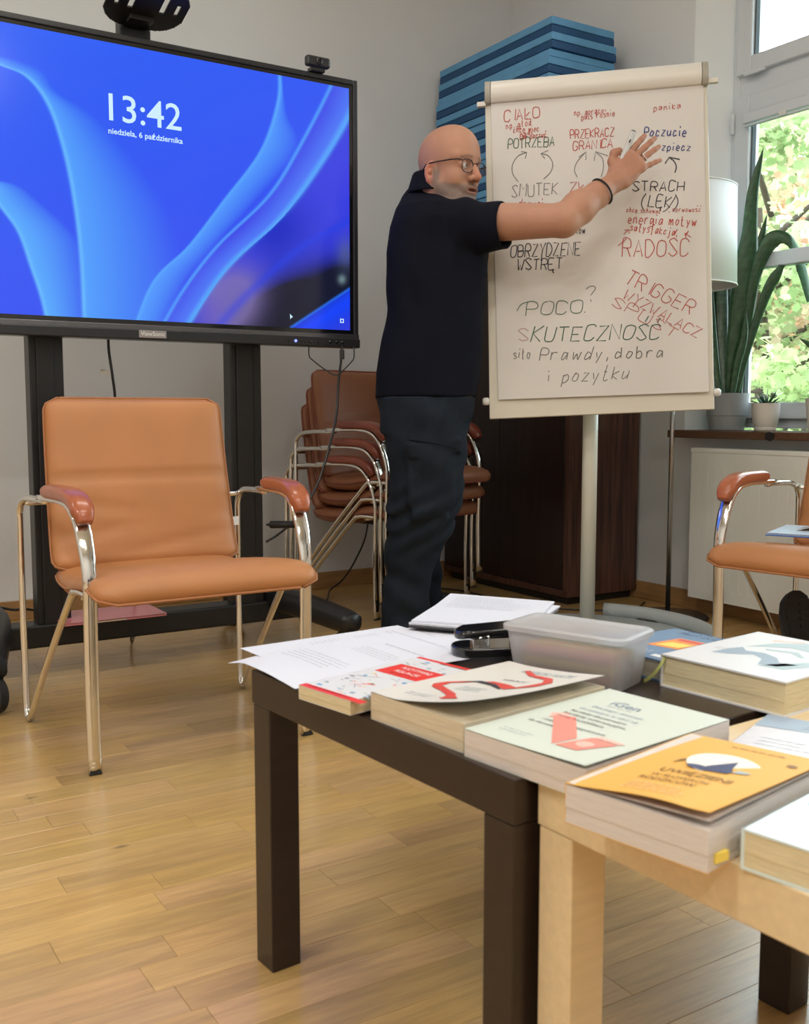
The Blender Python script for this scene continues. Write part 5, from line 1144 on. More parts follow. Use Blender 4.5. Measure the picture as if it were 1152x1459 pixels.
# ---------------------------------------------------------------- papers
def paper(o, dx, z, label, w_=.21, h=.297, bend=None, lines=None, z0=TZ):
    fr = frame(o, dx, z0 + z); bend = bend or (lambda s, t: 0)
    t_ = thing('paper_sheet', label, 'paper', fr(w_ / 2, h / 2, 0), A)
    b = MB(); n = 14; b.grid(lambda s, t: fr(s * w_, t * h, bend(s, t) + .0003), n, n); m = len(b.v); F0 = list(b.f)
    b.add([fr(s * w_, t * h, bend(s, t)) for t in np.linspace(0, 1, n + 1) for s in np.linspace(0, 1, n + 1)], [tuple(reversed(q)) for q in F0])
    o_ = b.build('sheet', 'paper_white', t_, smooth=True)
    global zz
    zz = lambda x, y, z_: z_ + bend(x / w_, y / h) + .0005
    if lines: prints(fr, 0, [('lines', 'print_grey', q) for q in lines], o_)
    zz = lambda x, y, z_: z_
    return fr
paper((.668, 1.452), (-.06, -.998), .0005, 'white printed sheet furthest back on the dark table', lines=[(.03, .25, .15, 3, .012, .0014), (.03, .20, .13, 6, .010, .0012)])
paper((.610, 1.447), (.05, -.999), .0014, 'white printed sheet jutting past the back left corner of the dark table', bend=lambda s, t: .002 * s * (1 - t), lines=[(.03, .262, .15, 2, .010, .0022), (.03, .225, .12, 5, .009, .0012), (.03, .15, .15, 6, .009, .0012)])
paper((.566, 1.392), (.04, -.999), .0040, 'topmost white printed sheet with curled corner over the table edge', bend=lambda s, t: .004 * math.sin(3.1 * s) * (1 - t) - .010 * max(0, .25 - s) * max(0, .3 - t) * 12, lines=[(.06, .24, .13, 1, .01, .0026), (.06, .205, .12, 4, .009, .0013), (.02, .12, .15, 5, .010, .0012)])
# dark document folder with papers on it
fr = frame((.900, 1.418), (.58, -.81), TZ); t_ = thing('document_folder', 'thin dark folder carrying a fanned pile of white sheets beside the box', 'folder', fr(.1, .1, 0), A)
b = MB(); b.box((0, 0, .0064), (.20, .235, .0094), fr); b.build('cover', 'black_plastic', t_, bevel=.001)
fr = frame((.906, 1.425), (.58, -.81), TZ + .0096)
t_ = thing('paper_pile', 'white printed sheets on the dark folder, corner curling up', 'paper', fr(.1, .1, 0), A)
for k, (ox, oy, an, nm) in enumerate(((0, 0, 0, 'lower sheets'), (.004, .006, .05, 'upper sheet'))):
    q = frame((.906 + oy, 1.425 + ox * .2), (.58 + an, -.81 + an), TZ + .0096 + .0035 * k)
    b = MB(); n = 12; bd = lambda s, t: (.010 * max(0, t - .6) * (1 - s) if k else 0)
    b.grid(lambda s, t: q(s * .20, t * .245, bd(s, t) + .0034), n, n); F0 = list(b.f); b.add([q(s * .20, t * .245, bd(s, t) + .0002) for t in np.linspace(0, 1, n + 1) for s in np.linspace(0, 1, n + 1)], [tuple(reversed(x)) for x in F0])
    m = n + 1; e = [i for i in range(m)] + [i * m + n for i in range(1, m)] + [n * m + i for i in range(n - 1, -1, -1)] + [i * m for i in range(n - 1, 0, -1)]
    b.f += [(e[(i + 1) % len(e)], e[i], e[i] + m * m, e[(i + 1) % len(e)] + m * m) for i in range(len(e))]
    o_ = b.build('sheet', 'paper_white', t_, smooth=False)
    if k:
        zz = lambda x, y, z_: z_ + .0038 + .010 * max(0, y / .245 - .6) * (1 - x / .2)
        prints(q, 0, [('lines', 'print_grey', (.02, .22, .15, 9, .011, .0013))], o_); zz = lambda x, y, z_: z_
# ---------------------------------------------------------------- hole punch
def punch():
    c = at(640, 949, 1.47); c = np.array([.070, 1.497, TZ + .005]); ax = nz(np.array([1, .17, 0])); ay = np.array([-ax[1], ax[0], 0])
    fr = lambda x, y, z: c + ax * x + ay * y + np.array([0, 0, z])
    t_ = thing('hole_punch', 'glossy black hole punch beside the plastic box', 'hole punch', fr(.06, 0, 0), 0)
    def lozenge(x0, x1, hw, z0, z1, r, n=10, zfun=None):
        pts = []
        for a_ in np.linspace(math.pi / 2, 3 * math.pi / 2, n): pts.append((x0 + r + r * math.cos(a_), hw * math.sin(a_)))
        for a_ in np.linspace(-math.pi / 2, math.pi / 2, n): pts.append((x1 - r + r * math.cos(a_), hw * math.sin(a_)))
        return pts
    b = MB(); b.prism(lozenge(0, .150, .034, 0, 0, .030), lambda x, y, z: fr(x, y, z), 0.0005, .014); b.build('base', 'black_gloss', t_, bevel=.003, seg=3)
    b = MB(); b.prism(lozenge(.004, .148, .028, 0, 0, .026), lambda x, y, z: fr(x, y, z + .012 * min(1, x / .05)), .022, .034); b.build('lever', 'black_gloss', t_, bevel=.005, seg=3)
    b = MB(); b.cbox(fr(.040, -.012, .020), ax, ay, (0, 0, 1), .012, .010, .007); b.cbox(fr(.10, -.012, .020), ax, ay, (0, 0, 1), .012, .010, .007); b.build('punch_block', 'silver', t_, bevel=.002, kind='stuff')
    b = MB(); b.tube([fr(.036, -.030, .010), fr(.036, -.030, .030), fr(.050, -.030, .032), fr(.050, -.030, .012)], .0008, n=5); b.build('wire_guide', 'silver', t_)
punch()
# ---------------------------------------------------------------- translucent box with markers
def box():
    o = (.868, 1.100); dx = (.35, -.937); fr = frame(o, dx, TZ)
    L, D, H = .163, .080, .070
    t_ = thing('storage_box', 'translucent plastic box with lid, coloured felt pens inside, on the dark table', 'box', fr(L / 2, D / 2, 0), A)
    def rr(x0, y0, x1, y1, r, n=6):
        P = []
        for cx, cy, a0 in ((x1 - r, y1 - r, 0), (x0 + r, y1 - r, 90), (x0 + r, y0 + r, 180), (x1 - r, y0 + r, 270)):
            for k in range(n + 1): a_ = math.radians(a0 + 90 * k / n); P.append((cx + r * math.cos(a_), cy + r * math.sin(a_)))
        return P
    def lvl(e, z, r): return [fr(x, y, z) for x, y in rr(-e, -e, L + e, D + e, r)]
    def shell(lv, name, caps):
        b = MB(); n = len(lv[0]); b.add([p for l in lv for p in l], [(i * n + k, i * n + (k + 1) % n, (i + 1) * n + (k + 1) % n, (i + 1) * n + k) for i in range(len(lv) - 1) for k in range(n)] + ([tuple(range(n - 1, -1, -1))] if caps == 0 else [tuple((len(lv) - 1) * n + k for k in range(n))]))
        return b.build(name, 'box_plastic', t_, auto=40)
    shell([lvl(-.002, .0005, .012), lvl(0, .004, .014), lvl(.008, H - .004, .016), lvl(.0115, H - .003, .017)], 'tub', 0)
    shell([lvl(.0125, H - .004, .018), lvl(.0130, H + .0025, .018), lvl(.010, H + .0045, .017), lvl(.004, H + .0045, .014), lvl(.001, H + .0020, .013)], 'lid', 1)
    rnd = random.Random(8); cl = [('pr_orange', 'orange'), ('pr_black', 'black'), ('pr_salmon', 'salmon red'), ('pr_slate', 'slate blue'), ('pr_orange', 'orange'), ('pr_yellow', 'yellow'), ('pr_green', 'green'), ('pr_salmon', 'salmon red'), ('pr_white', 'white'), ('pr_black', 'black'), ('pr_salmon', 'salmon red'), ('pr_orange', 'orange'), ('pr_yellow', 'yellow'), ('pr_orange', 'orange'), ('pr_green', 'green')]
    for k, (m, nm) in enumerate(cl):
        y = .0125 + .0138 * (k % 5); z = .0105 + .0145 * (k // 5); x0 = .012 + rnd.random() * .012; yd = rnd.uniform(-.001, .001) * (k // 5)
        p = tag(None or thing('felt_pen', '%s felt pen lying inside the translucent box, %s' % (nm, 'loose'), 'pen', fr(x0 + .06, y, z - .0075)), '%s felt pen inside the translucent box, %s, %s from the front' % (nm, ('bottom layer', 'middle layer', 'top layer')[k // 5], ('first', 'second', 'third', 'fourth', 'fifth')[k % 5]), 'pen', 'felt pens in the plastic box')
        b = MB(); b.tube([fr(x0, y, z), fr(x0 + .088, y + yd, z)], 0.0063, n=12); b.build('barrel', m, p, smooth=True, auto=50)
        b = MB(); b.tube([fr(x0 + .0885, y + yd, z), fr(x0 + .132, y + yd, z)], .0066, n=12); b.build('cap', m, p, smooth=True, auto=50)
box()
t_ = tag(MB().box((1.045, .640, TZ + .0005), (1.105, .700, TZ + .006), fr_uv).build('sticky_pad', 'pr_yellow', bevel=.0005), 'small yellow sticky pad at the right frame edge on the birch table', 'note pad')
# ================================================================ shoe of someone seated outside the frame
def shoe_outline(s):   # half width along the sole, s 0 heel .. 1 toe
    return np.interp(s, [0, .05, .15, .3, .45, .6, .75, .88, .96, 1], [.012, .026, .033, .034, .032, .040, .047, .043, .028, .010])
def shoe(fr, L, parent, up_m, sole_m, nm=('upper', 'sole')):
    b = MB(); n = 40; prof = [(s, shoe_outline(s)) for s in np.linspace(0, 1, n)]
    poly = [(s * L, w_) for s, w_ in prof] + [(s * L, -w_ * .92) for s, w_ in prof[::-1]]
    b.prism(poly, fr, -.012, .014); so = b.build(nm[1], sole_m, parent, bevel=.003)
    b = MB()
    for k in range(12):
        x = .02 + k * (L - .04) / 11; w_ = shoe_outline(x / L) * .8; b.box((x - .005, -w_, -.0155), (x + .005, -.003, -.0125), fr); b.box((x - .005, .003, -.0155), (x + .005, w_, -.0125), fr)
    b.build('tread', sole_m, so, kind='stuff')
    b = MB(); hs = lambda s: np.interp(s, [0, .1, .25, .4, .55, .75, .9, 1], [.075, .085, .088, .082, .062, .045, .034, .018])
    def f(s, t):
        a_ = math.pi * t; w_ = shoe_outline(s) * .97; return fr(s * L, w_ * math.cos(a_) * (1 if math.sin(a_) < .5 else .92), .013 + hs(s) * math.sin(a_) ** .75)
    b.grid(f, 30, 18); b.build(nm[0], up_m, parent, smooth=True)
def right_shoe():
    heel = np.array([1.155, 2.90, .012]); d = nz(np.array([.02, .30, .95])); nrm = nz(np.array([-.03, .98, -.28])); nrm = nz(nrm - d * np.dot(nrm, d)); sd = np.cross(d, nrm)
    fr = lambda x, y, z: heel + d * x + sd * y + nrm * z
    t_ = thing('shoe', 'dark shoe standing on its heel, patterned sole facing the camera, under the right armchair', 'shoe', (1.155, 2.90, 0))
    shoe(fr, .275, t_, 'shoe_leather', 'shoe_sole')
right_shoe()

# ================================================================ the man at the flip chart : surfaces grown from blended volumes
class Vol:
    """list of primitives (fn(P)->distance, lo, hi, k, mode)"""
    def __init__(s): s.p = []
    def add(s, fn, lo, hi, k=.012, mode='u'): s.p.append((fn, np.array(lo, float), np.array(hi, float), k, mode)); return s
    def cone(s, a, b, r1, r2, k=.012, mode='u'):
        a = np.array(a, float); b = np.array(b, float); ab = b - a; L2 = ab @ ab
        def f(P):
            t = np.clip(((P - a) @ ab) / L2, 0, 1); return np.linalg.norm(P - a - t[:, None] * ab, axis=1) - (r1 + (r2 - r1) * t)
        m = max(r1, r2); return s.add(f, np.minimum(a, b) - m, np.maximum(a, b) + m, k, mode)
    def chain(s, pts, k=.012, mode='u'):
        for i in range(len(pts) - 1): s.cone(pts[i][0], pts[i + 1][0], pts[i][1], pts[i + 1][1], k, mode)
        return s
    def ell(s, c, r, R=None, k=.012, mode='u'):
        c = np.array(c, float); r = np.array(r, float); R = np.eye(3) if R is None else np.array(R, float)   # rows = axes
        def f(P):
            q = (P - c) @ R.T; k0 = np.linalg.norm(q / r, axis=1); k1 = np.linalg.norm(q / (r * r), axis=1); return k0 * (k0 - 1) / np.maximum(k1, 1e-9)
        m = r.max(); return s.add(f, c - m, c + m, k, mode)
    def rbox(s, c, h, R, rad, k=.006, mode='u'):
        c = np.array(c, float); h = np.array(h, float); R = np.array(R, float)
        def f(P):
            q = np.abs((P - c) @ R.T) - (h - rad); return np.linalg.norm(np.maximum(q, 0), axis=1) + np.minimum(q.max(axis=1), 0) - rad
        m = np.linalg.norm(h); return s.add(f, c - m, c + m, k, mode)
    def cut(s, o, n):   # keep the side where (p-o).n < 0
        o = np.array(o, float); n = nz(n); return s.add(lambda P: -((P - o) @ n), [-9] * 3, [9] * 3, .001, 's')
    def warp(s, fn, lo, hi): return s.add(fn, lo, hi, 0, 'w')
    def ev(s, P, lo=None, hi=None):
        d = np.full(len(P), 9.0)
        if lo is None: lo = P.min(0); hi = P.max(0)
        for f, a, b, k, mode in s.p:
            mg = .06 + k
            if np.any(lo > b + mg) or np.any(hi < a - mg): continue
            e = f(P)
            if mode == 'u':
                h = np.maximum(k - np.abs(d - e), 0) / k; d = np.minimum(d, e) - h * h * k / 4
            elif mode == 's':
                e = -e; h = np.maximum(k - np.abs(d - e), 0) / k; d = np.maximum(d, e) + h * h * k / 4
            elif mode == 'w': d = d + e
        return d
def mesh_vol(vol, xs, ys, zs):
    """surface nets over a rectilinear grid, evaluated only near the surface"""
    nx, ny, nz_ = len(xs), len(ys), len(zs); D = np.full((nx, ny, nz_), 9.0, np.float32); B = 12
    for i in range(0, nx, B):
        for j in range(0, ny, B):
            for k in range(0, nz_, B):
                X, Y, Z = xs[i:i + B + 1], ys[j:j + B + 1], zs[k:k + B + 1]
                lo = np.array([X[0], Y[0], Z[0]]); hi = np.array([X[-1], Y[-1], Z[-1]]); c = ((lo + hi) / 2)[None]; rad = np.linalg.norm(hi - lo) / 2
                d = vol.ev(c, lo, hi)[0]
                if d > rad * 1.6 + .02: continue
                if d < -rad * 1.6 - .02: D[i:i + B + 1, j:j + B + 1, k:k + B + 1] = -9; continue
                G = np.stack(np.meshgrid(X, Y, Z, indexing='ij'), -1).reshape(-1, 3); D[i:i + B + 1, j:j + B + 1, k:k + B + 1] = vol.ev(G, lo, hi).reshape(len(X), len(Y), len(Z))
    S_ = D < 0
    cnt = np.zeros((nx - 1, ny - 1, nz_ - 1), np.int8)
    for a in (0, 1):
        for b in (0, 1):
            for c in (0, 1): cnt += S_[a:nx - 1 + a, b:ny - 1 + b, c:nz_ - 1 + c]
    act = np.argwhere((cnt > 0) & (cnt < 8)); idx = np.full(cnt.shape, -1, np.int32); idx[tuple(act.T)] = np.arange(len(act))
    acc = np.zeros((len(act), 3)); n = np.zeros(len(act)); cor = [(a, b, c) for a in (0, 1) for b in (0, 1) for c in (0, 1)]
    XYZ = [xs, ys, zs]
    for p in cor:
        for ax in range(3):
            if p[ax]: continue
            q = list(p); q[ax] = 1; A0 = act + p; A1 = act + q; d0 = D[tuple(A0.T)].astype(float); d1 = D[tuple(A1.T)].astype(float); m = (d0 < 0) != (d1 < 0); t = np.where(m, d0 / np.where(m, d0 - d1, 1), 0)
            P0 = np.stack([XYZ[i][A0[:, i]] for i in range(3)], 1); P1 = np.stack([XYZ[i][A1[:, i]] for i in range(3)], 1)
            acc += np.where(m[:, None], P0 + (P1 - P0) * t[:, None], 0); n += m
    V_ = acc / n[:, None]; F = []
    for ax, (b, c) in enumerate(((1, 2), (2, 0), (0, 1))):
        sl0 = [slice(None)] * 3; sl1 = [slice(None)] * 3; sl0[ax] = slice(0, -1); sl1[ax] = slice(1, None); s0, s1 = S_[tuple(sl0)], S_[tuple(sl1)]
        e = np.argwhere(s0 != s1); e = e[(e[:, b] > 0) & (e[:, c] > 0) & (e[:, b] < D.shape[b] - 1) & (e[:, c] < D.shape[c] - 1)]
        if not len(e): continue
        def cell(db, dc): q = e.copy(); q[:, b] += db; q[:, c] += dc; return idx[tuple(q.T)]
        Q = np.stack([cell(-1, -1), cell(0, -1), cell(0, 0), cell(-1, 0)], 1); fl = s0[tuple(e.T)]; Q[~fl] = Q[~fl][:, ::-1]; F.append(Q)
    F = np.concatenate(F); F = F[(F >= 0).all(1)]
    return V_, F
def smooth_v(V_, F, it=2, lam=.5):
    n = len(V_); E = np.concatenate([F[:, [0, 1]], F[:, [1, 2]], F[:, [2, 3]], F[:, [3, 0]]]); 
    for k in range(it):
        for l_ in (lam, -lam * 1.04):
            s = np.zeros((n, 3)); c = np.zeros(n)
            for a, b in ((0, 1), (1, 0)):
                for ax in range(3): s[:, ax] += np.bincount(E[:, a], V_[E[:, b], ax], n)
                c += np.bincount(E[:, a], minlength=n)
            V_ = V_ + l_ * (s / np.maximum(c, 1)[:, None] - V_)
    return V_
def vol_object(name, vol, xs, ys, zs, m, parent, sm=2, label=None):
    V_, F = mesh_vol(vol, np.asarray(xs), np.asarray(ys), np.asarray(zs)); V_ = smooth_v(V_, F, sm)
    me = bpy.data.meshes.new(name); M_ = np.linalg.inv(XF[parent]); L = V_ @ M_[:3, :3].T + M_[:3, 3]
    me.vertices.add(len(L)); me.vertices.foreach_set('co', L.ravel()); me.loops.add(F.size); me.loops.foreach_set('vertex_index', F.ravel().astype(np.int32))
    me.polygons.add(len(F)); me.polygons.foreach_set('loop_start', np.arange(len(F)) * 4); me.polygons.foreach_set('loop_total', np.full(len(F), 4)); me.update(calc_edges=True); me.polygons.foreach_set('use_smooth', [True] * len(F))
    o = bpy.data.objects.new(name, me); COL.objects.link(o); o.parent = parent; me.materials.append(MAT[m]); XF[o] = XF[parent]
    if label: o['label'] = label
    return o, V_
def axis(*seg):
    out = []
    for a, b, s in seg: out.append(np.arange(a, b, s))
    return np.unique(np.round(np.concatenate(out), 5))

def man():
    YB = 3.47
    root = thing('person', 'person in glasses, navy polo shirt and dark cargo trousers, pointing at the flip chart', 'person', (.02, YB + .1, 0))
    Z3 = np.array([0, 0, 1.0])
    # ------------------------------------------------ head frame
    hy = math.radians(-40); roll = math.radians(0); pitch = math.radians(-4)
    Fw = np.array([math.cos(hy), math.sin(hy), 0]); Lf = np.array([-math.sin(hy), math.cos(hy), 0]); Up = Z3
    Fw2 = Fw * math.cos(pitch) + Up * math.sin(pitch); Up2 = -Fw * math.sin(pitch) + Up * math.cos(pitch); Fw, Up = Fw2, Up2
    R = np.stack([Fw, Lf, Up]); HS = 1.055
    hc = at(638.5, 230.5, 3.42)
    H = lambda x, y, z: hc + HS * (x * Fw + y * Lf + z * Up)
    def hell(v, c, r, k=.012, mode='u', RR=None): v.ell(H(*c), np.array(r) * HS, R if RR is None else RR, k, mode)
    B = Vol()
    hell(B, (-.006, 0, .012), (.098, .077, .094), .02)
    hell(B, (.030, 0, .020), (.070, .068, .078), .03)
    hell(B, (.028, 0, -.055), (.063, .061, .076), .03)
    hell(B, (.056, 0, -.114), (.038, .038, .032), .035)
    for s in (-1, 1):
        B.cone(H(.000, s * .053, -.078), H(.060, s * .030, -.122), .027 * HS, .023 * HS, .03)
        hell(B, (.060, s * .037, -.058), (.027, .025, .025), .025)
        B.cone(H(.086, s * .012, .004), H(.070, s * .050, .003), .013 * HS, .012 * HS, .018)
    nb = H(-.050, 0, -.200)
    B.cone(H(-.020, 0, -.050), nb, .060 * HS, .072 * HS, .03)
    for s in (-1, 1): hell(B, (.092, s * .033, -.022), (.016, .019, .013), .010, 's')
    for s in (-1, 1): hell(B, (.080, s * .033, -.022), (.0145, .0165, .0135), .004)
    # nose
    B.cone(H(.092, 0, -.012), H(.115, 0, -.054), .0090 * HS, .0130 * HS, .012)
    for s in (-1, 1): hell(B, (.103, s * .0145, -.059), (.011, .009, .009), .006); hell(B, (.109, s * .007, -.068), (.005, .004, .004), .003, 's')
    # mouth
    B.cone(H(.086, -.022, -.088), H(.086, .022, -.088), .013 * HS, .013 * HS, .016)
    hell(B, (.0965, 0, -.0855), (.011, .025, .0065), .005); hell(B, (.0945, 0, -.1010), (.011, .021, .0070), .005); hell(B, (.1015, 0, -.0930), (.013, .020, .0036), .003, 's')
    hell(B, (.086, 0, -.128), (.020, .022, .018), .016)
    # ears
    for s in (-1, 1):
        ax = nz(Lf * s * .90 + Fw * .38); e1 = nz(np.cross(Up, ax)); RE = np.stack([e1, ax, Up])
        c = H(-.006, s * .079, -.043)
        B.ell(c, np.array([.0185, .0075, .031]) * HS, RE, .006); B.ell(c + ax * .006 + e1 * (.004 if s < 0 else -.004), np.array([.012, .006, .019]) * HS, RE, .004, 's')
        B.ell(c - Up * .024 * HS, np.array([.011, .007, .010]) * HS, RE, .006); B.ell(c + ax * .003, np.array([.005, .005, .008]) * HS, RE, .004)
    # ------------------------------------------------ torso frame
    ty = math.radians(33); TF = np.array([math.cos(ty), math.sin(ty), 0]); TL = np.array([-math.sin(ty), math.cos(ty), 0])
    def px(x, y, Y=YB): return at(x, y, Y)
    secs = [(262, 588, 626, .8), (280, 573, 652, .85), (300, 561, 694, 1.0), (325, 553, 699, 1.05), (360, 548, 697, 1.05), (400, 548, 694, 1.05), (440, 549, 694, 1.06), (470, 545, 693, 1.07), (500, 540, 691, 1.06), (530, 535, 688, 1.05), (566, 532.5, 682, 1.04), (600, 536, 674, 1.04)]
    zc = []; 
    for y, l, r, asp in secs:
        a, b_ = px(l, y), px(r, y); c = (a + b_) / 2; hw = (b_ - a)[0] / 2; zc.append((a[2], c[0], c[1], hw * .97, hw * asp))
    zc = sorted(zc); zz_ = np.array([q[0] for q in zc]); cc_ = np.array([q[1:] for q in zc])
    def sect(P, grow=0.0):
        z = P[:, 2]; c = np.stack([np.interp(z, zz_, cc_[:, i]) for i in range(4)], 1); qx = P[:, 0] - c[:, 0]; qy = P[:, 1] - c[:, 1]
        a = c[:, 2] + grow; b_ = np.minimum(c[:, 3], .175) + grow; n = 2.25; k0 = (np.abs(qx / a) ** n + np.abs(qy / b_) ** n) ** (1 / n); return (k0 - 1) * np.minimum(a, b_)
    def torso(grow, z0, z1):
        def f(P): return np.maximum(sect(P, grow), np.maximum(P[:, 2] - z1, z0 - P[:, 2]))
        return f
    ztop = px(620, 262)[2]; zhem = px(600, 567.5)[2]
    B.add(torso(-.014, zhem - .12, ztop - .01), [-.3, 3.1, zhem - .2], [.45, 3.9, ztop + .03], .03)
    # right arm (towards the chart)
    sh = px(664, 318, 3.36); el = px(803, 314, 3.20); wr = px(878, 257, 3.27); 
    B.cone(sh, el, .064, .050, .03)
    B.chain([(el, .046), (el + (wr - el) * .28 + np.array([0, 0, .004]), .050), (el + (wr - el) * .65, .038), (wr, .0275)], .02)
    B.ell(px(801, 324, 3.205), (.026, .026, .020), None, .02)
    # hand frame : fingers towards px(938,196), back of the hand to the camera
    hx = nz(px(936, 199, 3.305) - wr); hn = nz(np.array([-.05, -1.0, .12])); hn = nz(hn - hx * (hn @ hx)); hyv = nz(np.cross(hx, hn))   # hyv : across the palm
    if hyv[2] < 0: hyv = -hyv                                              # up = thumb side
    RH = np.stack([hx, hyv, hn]); K = 1.02
    hp = lambda x, y, z: wr + K * (x * hx + y * hyv + z * hn)
    B.ell(wr, (.034, .031, .023), RH, .02)
    B.rbox(hp(.050, .002, 0), (.050, .040, .0145), RH, .014, .02)
    B.ell(hp(.085, .0, .002), (.022, .043, .013), RH, .012); B.ell(hp(.035, -.020, -.004), (.036, .020, .017), RH, .014)
    fingers = [  # base, direction spread (deg), lengths, radius
        ((.090, .031, .000), 5, (.040, .026, .021), .0092), ((.097, .0115, .002), -1, (.044, .029, .022), .0094), ((.093, -.0085, .001), -6, (.041, .027, .021), .0088), ((.082, -.029, -.001), -17, (.033, .021, .019), .0078)]
    ftip = []
    for base, sp_, ls, r in fingers:
        a_ = math.radians(sp_); p = hp(*base); r = r * K; d0 = nz(hx * math.cos(a_) + hyv * math.sin(a_)); cur = .10; pts = [(p - d0 * .03, r * 1.05), (p, r * 1.1)]; ang = 0.06
        for L, rr_ in zip(ls, (1.0, .93, .80)):
            dd = d0 * math.cos(ang) - hn * math.sin(ang); p = p + dd * L * K; pts.append((p, r * rr_)); ang += cur
        B.chain(pts, .004); ftip.append((p, dd, r * .8))
    # thumb : leaves the upper side near the wrist, holds the marker against the palm edge
    tb = hp(.018, .024, -.004); t1 = hp(.040, .052, -.010); t2 = hp(.062, .066, -.006); t3 = hp(.078, .060, -.002)
    B.chain([(tb, .0165), (t1, .0135), (t2, .0115), (t3, .0098)], .010); B.cone(hp(.03, .02, 0), hp(.07, .034, 0), .012, .009, .014)
    # left arm hangs on the far side, hand half closed
    sl = px(600, 310, 3.66) + 0; elL = sl + np.array([.02, .06, -.31]); wl = elL + np.array([.07, -.02, -.25])
    B.cone(sl, elL, .056, .044, .03); B.chain([(elL, .042), (elL + (wl - elL) * .3, .044), (wl, .028)], .02)
    hdn = nz(wl - elL); B.ell(wl + hdn * .05, (.026, .030, .048), np.stack([np.cross(hdn, [0, 1, 0]), [0, 1, 0], hdn]), .015)
    for k in range(4): q = wl + hdn * .085 + np.array([.010, -.030 + .020 * k, 0]); B.chain([(q, .0095), (q + hdn * .035 + np.array([-.004, 0, 0]), .009), (q + hdn * .055 + np.array([-.020, 0, 0]), .008), (q + hdn * .050 + np.array([-.036, 0, 0]), .007)], .004)
    B.chain([(wl + hdn * .03 + np.array([.0, -.03, 0]), .012), (wl + hdn * .06 + np.array([.01, -.046, 0]), .011), (wl + hdn * .09 + np.array([0, -.048, 0]), .009)], .008)
    # legs
    hipR, hipL = px(600, 590, 3.40), px(612, 590, 3.62); knR, knL = px(599, 742, 3.42), px(601, 742, 3.72)
    anR = np.array([at(577, 900, 3.42)[0], 3.42, .085]); anL = np.array([at(603, 850, 3.80)[0], 3.84, .085])
    for h_, k_, a_ in ((hipR, knR, anR), (hipL, knL, anL)): B.chain([(h_, .085), (k_, .055), (k_ + (a_ - k_) * .3, .055), (a_, .036)], .03)
    fdR = nz(np.array([.80, -.30, 0])); fdL = nz(np.array([.93, .36, 0]))
    for a_, d_ in ((anR, fdR), (anL, fdL)): B.cone(a_ - [0, 0, .02] - d_ * .04, a_ + d_ * .13 - [0, 0, .045], .032, .024, .02)
    zcut = 1.30
    xs = axis((-.30, .0, .0032), (.0, .30, .0030), (.30, 1.0, .0026)); ys = axis((3.08, 3.15, .006), (3.15, 3.56, .0030), (3.56, 4.1, .008)); zs = axis((.0, zcut, .009), (zcut, 1.52, .0030), (1.52, 1.80, .0026))
    body, BV = vol_object('body', B, xs, ys, zs, 'skin', root, sm=1)
    # skin colours : beard stubble and close-cropped sides have their own colour
    q = (BV - hc) @ R.T / HS; col = np.tile(np.array([.47, .247, .165]), (len(BV), 1))
    def smo(x, a, b): t = np.clip((x - a) / (b - a), 0, 1); return t * t * (3 - 2 * t)
    x_, y_, z_ = q.T; z_ = z_ + .0185; inh = (np.linalg.norm(q, axis=1) < .2) & (z_ > -.16)
    rn = np.random.default_rng(2).random(len(BV))
    mth = np.exp(-((z_ + .075) / .009) ** 2 - (y_ / .022) ** 2) * (x_ > .085)
    beard = smo(-z_, .046, .066) * smo(x_, -.004, .02) * smo(z_, -.150, -.128); side = smo(x_, -.005, .010) * (1 - smo(x_, .016, .034)) * smo(-z_, .0, .03) * smo(z_, -.09, -.06)
    cheek = 1 - smo(x_, .045, .062) * smo(z_, -.070, -.052); beard = np.maximum(beard * np.where(x_ > .05, np.maximum(1 - smo(z_, -.062, -.052), 0), 1), side) * inh; beard = np.clip(beard, 0, 1) * (1 - mth)
    mous = np.exp(-((z_ + .058) / .007) ** 2 - (y_ / .026) ** 4) * (x_ > .085) * inh; beard = np.maximum(beard * cheek ** .3, mous * .9)
    col = col * (1 - (.84 * beard)[:, None]) + np.array([.175, .145, .13]) * (.84 * beard * (.8 + .3 * rn))[:, None]
    hair = smo(-x_, .020, .055) * smo(-z_, -.02, .02) * smo(z_, -.11, -.09) * inh; col = col * (1 - .35 * hair[:, None]) + np.array([.25, .20, .18]) * .35 * hair[:, None]
    lip = np.exp(-((z_ + .075) / .010) ** 4 - (y_ / .024) ** 4) * (x_ > .088) * inh; col = col * (1 - .5 * lip[:, None]) + np.array([.42, .13, .11]) * .5 * lip[:, None]
    inner = np.exp(-((z_ + .0742) / .0025) ** 2 - (y_ / .018) ** 4) * (x_ > .085) * inh; col = col * (1 - .8 * inner[:, None]) + np.array([.06, .015, .012]) * .8 * inner[:, None]
    brow = np.exp(-((z_ - .0225 + 8 * np.clip(np.abs(y_) - .035, 0, 1) ** 1 * .05) / .0040) ** 2) * (np.abs(y_) > .013) * (np.abs(y_) < .052) * (x_ > .06) * inh; col = col * (1 - .6 * brow[:, None]) + np.array([.10, .06, .045]) * .6 * brow[:, None]
    ear = ((np.abs(y_) > .0775) & (np.abs(x_ + .014) < .03) & inh & (z_ > -.06) & (z_ < .012)); col[ear] *= np.array([1.08, .86, .86])
    nose = np.exp(-((x_ - .122) / .014) ** 2 - (y_ / .02) ** 2) * inh; col = col * (1 - nose[:, None] * .15 * np.array([0, 1, 1]))
    hand = smo(BV[:, 0], el[0] + .03, wr[0]); col = col * (1 - hand[:, None] * np.array([.10, .16, .18])); knk = np.exp(-(np.linalg.norm(BV - px(801, 326, 3.19), axis=1) / .022) ** 2); col = col * (1 - knk[:, None] * np.array([.0, .15, .15]))
    vcolor(body, np.clip(col, 0, 1))
